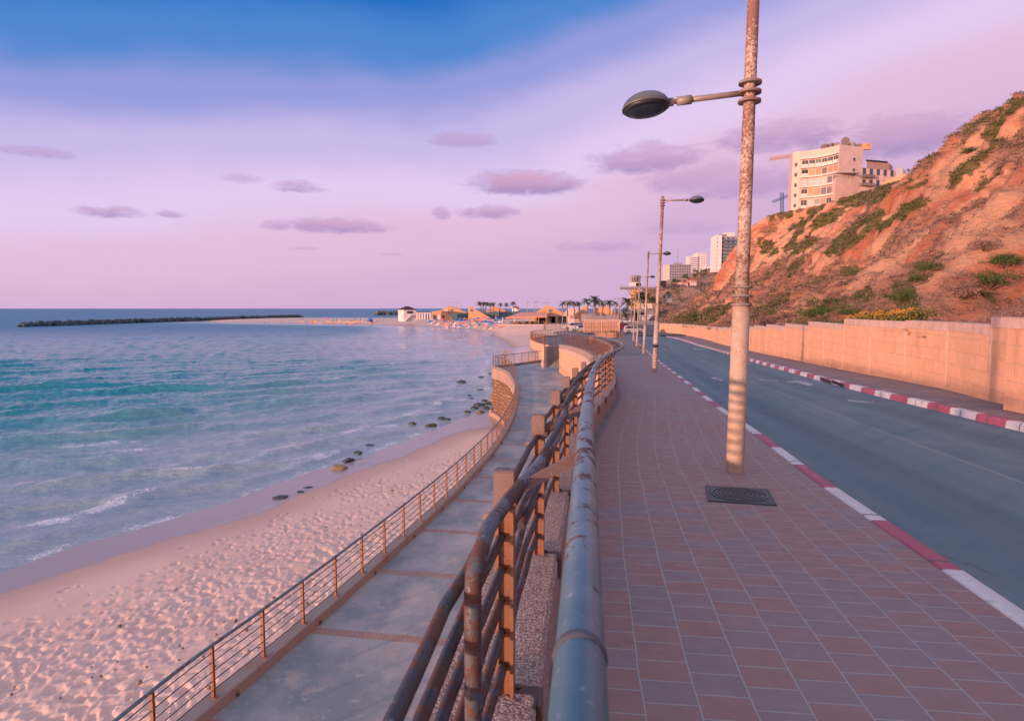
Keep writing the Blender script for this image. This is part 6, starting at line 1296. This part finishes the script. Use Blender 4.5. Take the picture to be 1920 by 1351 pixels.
for o in PAL:
    for ch in list(o.children): bpy.data.objects.remove(ch)
    bpy.data.objects.remove(o)
for o in bpy.data.objects:
    if 'H' in o.keys(): del o['H']
def tree(label, px, yb, yt, w_px, D0, seed, mat=None, group=None):
    b_, t_ = at(px, yb, D0), at(px, yt, D0); o = thing('tree', label, 'tree', b_, group=group); H = t_.z-b_.z; r = w_px*D0/FP/2; rg = np.random.default_rng(seed); m = MB()
    m.tube([(0, 0, -.5), (.1, 0, H*.3), (0, .1, H*.6)], [.05*H, .035*H, .02*H], 7)
    for k in range(5): a_ = k*1.26+seed; m.tube([(0, 0, H*(.25+.05*k)), (r*.45*math.cos(a_), r*.45*math.sin(a_), H*(.55+.05*k))], [.02*H, .008*H], 5)
    m.build('trunk', MAT_TRUNK, o); n = 46; d = rg.normal(size=(n, 3)); d /= np.linalg.norm(d, axis=1, keepdims=True); d *= rg.uniform(.45, 1, (n, 1)); c = d*[r*.8, r*.8, H*.36]+[0, 0, H*.6]
    f = clumps('crown', c, rg.uniform(.16, .30, n)*max(r, H*.4), 46, mat or MAT_SHRUB, None, None, flat=.9, lw=(.07, .14), seed=seed); f.parent = o
for i, a_ in enumerate((('dark round tree at the car park behind the white car', 1172, 604, 573, 17, 236), ('second dark tree half behind the lamp row at the car park', 1183, 604, 578, 12, 250), ('dark tree at the left end of the ridge trees', 1285, 532, 512, 20, 500), ('tallest dark tree on the ridge under the white hotel', 1303, 528, 503, 20, 500), ('dark tree on the ridge next to the cliff spur', 1319, 524, 503, 20, 505), ('grey-green tree on the far hillside under the footbridge end', 1236, 582, 558, 16, 335), ('grey-green tree beside the grey hut on the hillside', 1252, 570, 546, 16, 350), ('scraggy dark tree at the ridge end near the grey hotel', 1265, 534, 521, 18, 470))): tree(*a_, seed=200+i)
# ------------------------------------------------------------------ people
MAT_SKIN = M('skin', (.42, .23, .16), (.36, .19, .13), 6, .6)
CLO = {k: M(k+'_cloth', c, None, 6, .85) for k, c in (('white', (.70, .66, .66)), ('black', (.025, .025, .03)), ('teal', (.05, .20, .26)), ('red', (.50, .07, .07)), ('tan', (.45, .29, .20)), ('navy', (.04, .06, .15)))}
HAIR = M('hair', (.03, .02, .018), (.05, .03, .025), 20, .7)
def person(pose, top, bot):
    s = {'stand': 0.0, 'walk': .22, 'sit': 0.}[pose]; me = bpy.data.meshes.new('body'); sit = pose == 'sit'
    hz = .95 if not sit else .32
    J = [(0, 0, hz, .115), (0, 0, hz+.18, .105), (0, 0, hz+.40, .125), (0, 0, hz+.52, .05), (0, .01, hz+.60, .075), (0, .015, hz+.70, .09), (0, 0, hz+.765, .05)]
    E = [(0, 1), (1, 2), (2, 3), (3, 4), (4, 5), (5, 6)]
    for sg in (-1, 1):
        b_ = len(J)
        if sit: J += [(sg*.10, .02, hz-.04, .085), (sg*.12, .40, hz+.10, .065), (sg*.12, .62, hz-.24, .04), (sg*.12, .72, hz-.27, .03)]
        else: J += [(sg*.09, 0, hz-.06, .085), (sg*.10, .05+sg*s, .50, .06), (sg*.10, sg*s*1.5-.03, .09, .04), (sg*.10, sg*s*1.5+.12, .04, .03)]
        E += [(0, b_), (b_, b_+1), (b_+1, b_+2), (b_+2, b_+3)]; c = len(J)
        J += [(sg*.17, 0, hz+.46, .055), (sg*.24, -.02-sg*s*.5, hz+.18, .042), (sg*.24, .08-sg*s, hz-.06, .033), (sg*.23, .12-sg*s, hz-.15, .028)]; E += [(2, c), (c, c+1), (c+1, c+2), (c+2, c+3)]
    me.from_pydata([j[:3] for j in J], E, []); ob = bpy.data.objects.new('tmp', me); COL.objects.link(ob)
    md = ob.modifiers.new('s', 'SKIN'); 
    for v, j in zip(me.skin_vertices[0].data, J): v.radius = (j[3], j[3]*.85)
    me.skin_vertices[0].data[0].use_root = True; ob.modifiers.new('u', 'SUBSURF').levels = 1
    dg = bpy.context.evaluated_depsgraph_get(); ne = bpy.data.meshes.new_from_object(ob.evaluated_get(dg)); bpy.data.objects.remove(ob)
    ne.materials.clear()
    for m in (MAT_SKIN, top, bot, HAIR): ne.materials.append(m)
    for p in ne.polygons:
        c = p.center; p.use_smooth = True; r_ = math.hypot(c.x, 0)
        p.material_index = 3 if c.z > hz+.69 and c.y < .06 else (1 if hz+.06 < c.z < hz+.53 and r_ < .235 else (2 if (hz-.36 if not sit else hz-.12) < c.z <= hz+.06 and r_ < .20 else 0))
    return ne
PM = {k: person(*v) for k, v in {'a': ('stand', CLO['black'], CLO['black']), 'b': ('walk', CLO['teal'], CLO['navy']), 'c': ('walk', CLO['tan'], CLO['tan']), 'd': ('walk', CLO['white'], CLO['teal']), 'e': ('stand', CLO['red'], CLO['black']), 'f': ('sit', CLO['black'], CLO['black'])}.items()}
PE = [('b', 920.5, 627, 'person in teal walking along the water edge near the umbrellas', 0), ('c', 915, 627.5, 'person in tan walking at the water edge left of the one in teal', .4), ('a', 744.5, 607, 'person in black standing on the sand before the hut, left of two', 0), ('a', 749.5, 607.2, 'person in black standing on the sand before the hut, right of two', 1), ('d', 707, 604, 'person in a white top by the blue tent left of the hut', 0), ('e', 719, 602.5, 'person in a red top beside the hut path', 1),
      ('a', 496, 608, 'dark figure walking on the sand spit, left of two close together', .5), ('a', 503, 607.5, 'dark figure walking on the sand spit, right of two close together', .3), ('b', 528, 606.5, 'person in teal alone on the sand spit', .2), ('a', 393, 604.5, 'dark figure on the narrow tip of the sand spit', 0), ('c', 542, 603.5, 'person in tan near the orange loungers at the spit', 0), ('e', 650, 612, 'person in red wading in the shallows off the loungers', 0), ('a', 1122.5, 601, 'x', 0)][:-1]
for k, x, y, lab, rz in PE:
    p = gp(x, y, lambda Y: 10.0) if y > 604 else gp(x, y, lambda Y: 9.6)
    for _ in range(6): z_ = sand_at(p.x, p.y); z_ = max(z_, SEA-.3); p = gp(x, y, lambda Y: -z_)
    o = link('person', PM[k], None); o.location = p; o.rotation_euler = (0, 0, rz*3+1.2); tag(o, lab, 'person')
p = at(1082.5, 623.8, 118); p.z = -float(G(118)); o = link('person', PM['d'], None); o.location = p; o.rotation_euler = (0, 0, 2.6); tag(o, 'person in a white shirt and teal trousers walking in front of the silver car', 'person')
p = at(967, 606.6, 255); o = link('person', PM['f'], None); o.location = (p.x, p.y, p.z); tag(o, 'person in black sitting at the left edge of the restaurant terrace', 'person')
# ------------------------------------------------------------------ cars
MAT_TYRE = M('tyre', (.02, .02, .022), (.03, .03, .03), 10, .85); MAT_RIMC = M('wheel_rim', (.45, .43, .44), (.35, .33, .34), 6, .4, metal=.5)
MAT_CGL, _t, _b = newmat('car_glass'); setp(_t, _b, col=(.02, .035, .045), rough=.08, spec=.7)
MAT_LAMPC = M('headlight', (.75, .72, .72), (.6, .58, .6), 8, .2); MAT_TAIL = M('tail_light', (.42, .02, .02), (.35, .02, .02), 8, .3)
def car(label, kind, mat, p, rz):
    o = thing('car', label, 'car', p, rz=rz, group=None)
    L, H, Wd = {'hatch': (3.8, 1.5, 1.68), 'sedan': (4.4, 1.43, 1.72), 'suv': (4.4, 1.75, 1.8)}[kind]; hl = L/2; zf = .24 if kind != 'suv' else .36; bl = .92 if kind != 'suv' else 1.08
    wx = (-hl+.72, hl-.78); r = .31 if kind != 'suv' else .37
    def arch(cx_): return [(cx_+(r+.06)*math.cos(a_), zf+(r+.10)*math.sin(a_)*.95) for a_ in np.linspace(math.pi, 0, 9)]
    low = [(-hl+.05, zf)]+arch(wx[0])+arch(wx[1])+[(hl-.08, zf), (hl, zf+.22), (hl-.03, bl-.26), (hl-.18, bl-.13)]
    up_ = {'hatch': [(hl-.95, bl+.02), (-hl+.10, bl+.04), (-hl, bl-.25)], 'sedan': [(hl-1.2, bl), (-hl+.75, bl+.02), (-hl+.06, bl), (-hl, bl-.3)], 'suv': [(hl-1.15, bl-.02), (-hl+.03, bl), (-hl, bl-.3)]}[kind]
    mb = MB(); mb.extr(low+up_, (0, 0, 0), (1, 0, 0), ZV, Vector((0, 1, 0)), Wd); mb.build('body', mat, o, bevel=.045)
    cab = {'hatch': [(hl-1.0, bl-.02), (hl-1.65, H-.06), (hl-1.95, H), (-hl+.62, H-.02), (-hl+.35, H-.1), (-hl+.12, bl-.02)], 'sedan': [(hl-1.25, bl-.02), (hl-1.95, H-.05), (hl-2.3, H), (-hl+1.35, H-.02), (-hl+1.1, H-.07), (-hl+.6, bl-.02)], 'suv': [(hl-1.2, bl-.03), (hl-1.7, H-.06), (hl-1.95, H), (-hl+.2, H-.02), (-hl+.1, H-.1), (-hl+.03, bl-.03)]}[kind]
    vs = []; n = len(cab)
    for sg in (-1, 1):
        for x, z in cab: vs.append((x, sg*(Wd/2-.05-.16*(z-bl)/(H-bl)), z))
    mb = MB(); mb.mesh(vs, [tuple(range(n))[::-1], tuple(range(n, 2*n))]+[(i, (i+1) % n, n+(i+1) % n, n+i) for i in range(n)]); mb.build('window', MAT_CGL, o, bevel=.02)
    rf = MB(); t0, t1 = cab[1], cab[-2]; wr = Wd/2-.2
    rf.mesh([(x, y, z) for y in (-wr, wr) for x, z in ((t0[0]+.02, t0[1]+.012), (cab[2][0], cab[2][1]+.018), (cab[3][0], cab[3][1]+.018), (t1[0]-.02, t1[1]+.012))], [(0, 1, 5, 4), (1, 2, 6, 5), (2, 3, 7, 6), (0, 3, 2, 1), (4, 5, 6, 7), (0, 4, 7, 3)]); rf.build('roof', mat, o)
    pi = MB()
    for sg in (-1, 1):
        for (x0, z0), (x1, z1) in ((cab[0], cab[1]), ((cab[2][0]-.55, bl), (cab[2][0]-.6, H-.03)), (cab[-1], cab[-2]), (cab[1], cab[2]), (cab[2], cab[3]), (cab[3], cab[-2])):
            f = lambda x, z: Vector((x, sg*(Wd/2-.045-.16*(z-bl)/(H-bl)), z)); pi.beam(f(x0, z0), f(x1, z1), .03, .09)
    pi.build('pillar', mat, o)
    for x in wx:
        for sg in (-1, 1):
            w_ = MB().lathe([(r*.62, -.10), (r*.94, -.10), (r, -.06), (r, .06), (r*.94, .10), (r*.62, .10)], (x, sg*(Wd/2-.10), r), 20, axis='y').build('wheel', MAT_TYRE, o)
            MB().lathe([(.02, -.105), (r*.3, -.112), (r*.64, -.085), (r*.64, .085), (r*.3, .112), (.02, .105)], (x, sg*(Wd/2-.10), r), 12, axis='y').build('rim', MAT_RIMC, w_)
    for sg in (-1, 1):
        MB().box((hl-.10, sg*(Wd/2-.26), bl-.24), (.16, .38, .17)).build('headlight', MAT_LAMPC, o, bevel=.02); MB().box((-hl+.04, sg*(Wd/2-.18), bl-.12), (.12, .26, .2)).build('tail_light', MAT_TAIL, o, bevel=.02)
        MB().box((hl-1.3, sg*(Wd/2+.06), bl+.06), (.12, .14, .12)).build('wing_mirror', mat, o, bevel=.02)
    MB().box((hl-.0, 0, zf+.12), (.1, Wd*.86, .2)).build('bumper', mat, o, bevel=.03); MB().box((-hl+.0, 0, zf+.12), (.1, Wd*.86, .2)).build('bumper', mat, o, bevel=.03)
    return o
def paint(nm, c): 
    m, t, b = newmat(nm); setp(t, b, col=t.mix(t.noise(t.pos(), 3, 3), c, tuple(k*.85 for k in c)), rough=.32, spec=.5, metal=.15); return m
SILV, WHT, REDP, PALE = paint('silver_paint', (.50, .50, .56)), paint('white_paint', (.74, .70, .71)), paint('red_paint', (.46, .03, .035)), paint('champagne_paint', (.62, .52, .48))
def onp(x, y): p = gp(x, y, G); return p
car('silver hatchback crossing the road end, in front of the lamp posts', 'hatch', SILV, onp(1188.5, 624.5), .05)
car('pale off-road car parked beside the white gate', 'suv', PALE, onp(1075, 618.5)+Vector((0, 0, .0)), math.pi-.1)
car('silver car parked half behind the lattice screen', 'hatch', SILV, onp(1085, 622), math.pi+.15)
car('red car parked behind the silver hatchback', 'sedan', REDP, onp(1171, 616.5), .35)
car('white saloon car parked highest, under the dark tree', 'sedan', WHT, Vector((*at(1174, 605.5, 205)[:2], at(1174, 605.5, 205).z)), .15)
ow = thing('parking_ramp', 'raised grey parking terrace carrying the white saloon', 'terrace', at(1174, 605.9, 205)); MB().box((3, 6, -1.5), (20, 16, 3)).build('slab', MAT_GREYR, ow)
# ------------------------------------------------------------------ thin poles on the beach and in the car park
PX_ = [(842.5, 587, 567, 440, 'double-headed floodlight pole on the left pavilion, left one', 1), (856, 587, 567, 440, 'double-headed floodlight pole on the left pavilion, right one', 1), (988.5, 586, 566, 330, 'thin lamp pole standing alone over the slate terrace', 0), (1001.5, 588, 565.5, 330, 'left pole of the close pair at the restaurant roof', 0), (1005, 588, 565.5, 330, 'right pole of the close pair at the restaurant roof', 1), (1023, 580, 567, 300, 'T-topped pole on the restaurant roof', 1),
       (1054.5, 612, 578, 175, 'pale pole before the glazed restaurant front', 0), (1062.5, 612, 565, 175, 'tall pale pole left of the off-road car', 0), (1126, 601, 566, 200, 'pale pole in the middle of the planter palms', 0), (1152, 603, 571, 200, 'thin pole near the right end of the lattice screen', 0), (1160, 606, 559.5, 190, 'tallest thin pole at the right end of the lattice screen', 1), (1164, 606, 567, 195, 'slim pole just left of the dark tree', 0), (1183, 607, 567, 190, 'pale pole between the white car and the lamp row', 0), (1200, 609, 563, 180, 'thin pole among the kerb lamp posts', 0)]
for x, yb, yt, D0, lab, tt_ in PX_:
    b_, t_ = at(x, yb, D0), at(x, yt, D0); o = thing('light_pole', lab, 'pole', b_, group='thin poles around the car park and beach'); h = t_.z-b_.z; r = .09 if D0 < 250 else .14
    MB().tube([(0, 0, 0), (0, 0, h*.5), (0, 0, h)], [r*1.2, r, r*.8], 8).build('pole', MAT_PALE_POLE, o); m = MB(); m.box((.25 if not tt_ else 0, 0, h), (1.1 if not tt_ else 2.6, .14, .14))
    for s_ in ((-1, 1) if tt_ else (1,)): m.box((s_*(1.3 if tt_ else .8), 0, h-.05), (.7, .4, .22))
    m.build('lamp_head', MAT_STEEL, o)
# ------------------------------------------------------------------ umbrellas and loungers
def umb(kind, mat, name='beach_umbrella'):
    o = thing(name, 'x', 'beach umbrella'); cn_ = MB()
    if kind == 'open':
        n = 10; ap = Vector((0, 0, 2.35)); rim_ = [Vector((1.35*math.cos(2*math.pi*k/n), 1.35*math.sin(2*math.pi*k/n), 1.85)) for k in range(n)]; lo_ = [v-ZV*.16 for v in rim_]
        for k in range(n): j = (k+1) % n; cn_.face([ap, rim_[k], rim_[j]]); cn_.face([rim_[k], lo_[k], lo_[j], rim_[j]])
    else: cn_.lathe([(.04, .9), (.17, 1.05), (.14, 1.7), (.03, 2.35)], n=8)
    cn_.build('canopy', mat, o, fix=False); MB().tube([(0, 0, -.2), (0, 0, 2.4)], .035, 6).build('pole', MAT_STEEL, o); return o
def lounger(mat):
    o = thing('sun_lounger', 'x', 'sun lounger'); m = MB(); m.box((.3, 0, .34), (1.35, .62, .09)); m.beam((-.36, 0, .34), (-.82, 0, .82), .62, .09, up=(0, 1, 0)); m.build('mattress', mat, o, fix=False)
    f = MB(); f.box((.28, .3, .27), (1.4, .06, .06)); f.box((.28, -.3, .27), (1.4, .06, .06))
    for x in (-.3, .85):
        for y in (-.28, .28): f.box((x, y, .13), (.06, .06, .28))
    f.build('frame', MAT_WC, o); return o
UP = {'blue': umb('open', MAT_BLUE), 'orange': umb('open', MAT_ORC), 'pink': umb('open', MAT_PINKC), 'bluefold': umb('fold', MAT_BLUE), 'whitefold': umb('fold', MAT_WC)}
LP = {k: lounger(m) for k, m in (('blue', MAT_BLUE), ('orange', MAT_ORC), ('yellow', MAT_YEL), ('pink', MAT_PINKC), ('white', MAT_WC))}
ru = random.Random(21)
def beach_pt(x, y):
    z_ = -9.2
    for _ in range(8): p = sp(x, y, z_); z_ = .5*z_+.5*sand_at(p.x, p.y)
    p.z = sand_at(p.x, p.y); return p
def place(src, x, y, lab, grp, sc=1.): 
    o = dup(src, beach_pt(x, y), ru.uniform(-.6, .6)+2.6, sc, lab); o['group'] = grp
cols = ['blue']*9+['orange']*2+['pink']*2
for i in range(46):
    x = ru.uniform(806, 944); y = ru.uniform(599.5, 612)+(x-806)*.022-(2.5 if x < 830 else 0); k = ru.choice(cols)
    place(UP[k], x, y, {'blue': 'open blue umbrella among the crowded loungers right of the lifeguard hut', 'orange': 'orange umbrella among the crowded loungers right of the lifeguard hut', 'pink': 'pink umbrella among the crowded loungers right of the lifeguard hut'}[k], 'umbrellas right of the lifeguard hut', 1.15)
for i in range(95):
    x = ru.uniform(803, 946); y = ru.uniform(600.5, 615)+(x-806)*.026-(4 if x < 830 else 0); k = ru.choice(['blue', 'blue', 'pink', 'pink', 'white', 'white', 'yellow', 'orange'])
    place(LP[k], x, y, '%s sun lounger in the crowded rows right of the lifeguard hut' % k, 'loungers right of the lifeguard hut', 1.2)
for i in range(40):
    x = ru.uniform(566, 706); y = ru.uniform(602.8, 606.6); k = ru.choice(['yellow', 'yellow', 'orange', 'orange', 'blue'])
    place(LP[k], x, y, '%s sun lounger in the row along the sand spit left of the hut' % k, 'loungers left of the lifeguard hut', 1.25)
for x in (567, 625, 632, 640, 664, 668, 676): place(UP['bluefold'], x, 603.5, 'folded blue umbrella among the loungers left of the hut', 'folded umbrellas left of the hut', 1.25)
place(UP['pink'], 612, 603, 'single pink umbrella over the row of orange loungers on the spit', 'umbrella', 1.5)
for x, y, lab in ((965, 609, 'white folded umbrella left of the volleyball poles'), (943, 606, 'white folded umbrella at the edge of the crowded loungers'), (930, 603, 'white folded umbrella by the orange stair wall')): place(UP['whitefold'], x, y, lab, 'folded white umbrellas', 1.5)
for d_ in (UP, LP):
    for o in d_.values():
        for ch in list(o.children): bpy.data.objects.remove(ch)
        bpy.data.objects.remove(o)
p = beach_pt(694, 604.5); o = thing('beach_tent', 'round blue beach tent left of the lifeguard hut', 'tent', p); MB().lathe([(2.1, 0), (2.0, 1.4), (1.5, 2.5), (.6, 3.1), (.01, 3.25)], n=14).build('shell', MAT_BLUE, o); MB().box((0, -2.0, .7), (1.1, .2, 1.4)).build('entrance', MAT_DARK, o)
for x, yb, yt, lab in ((969.5, 613, 601, 'white volleyball pole on the sand, left one'), (978.5, 614.5, 601.5, 'white volleyball pole on the sand, right one')):
    b_ = beach_pt(x, yb); h = at(x, yt, b_.y).z-b_.z; o = thing('volleyball_pole', lab, 'pole', b_, group='volleyball poles'); MB().tube([(0, 0, -.2), (0, 0, h)], .10, 8).build('pole', MAT_WC, o); MB().lathe([(.14, 0), (.14, .5), (.10, .52)], n=8).build('padding', MAT_PINKW, o)
print('objects', len(bpy.data.objects))
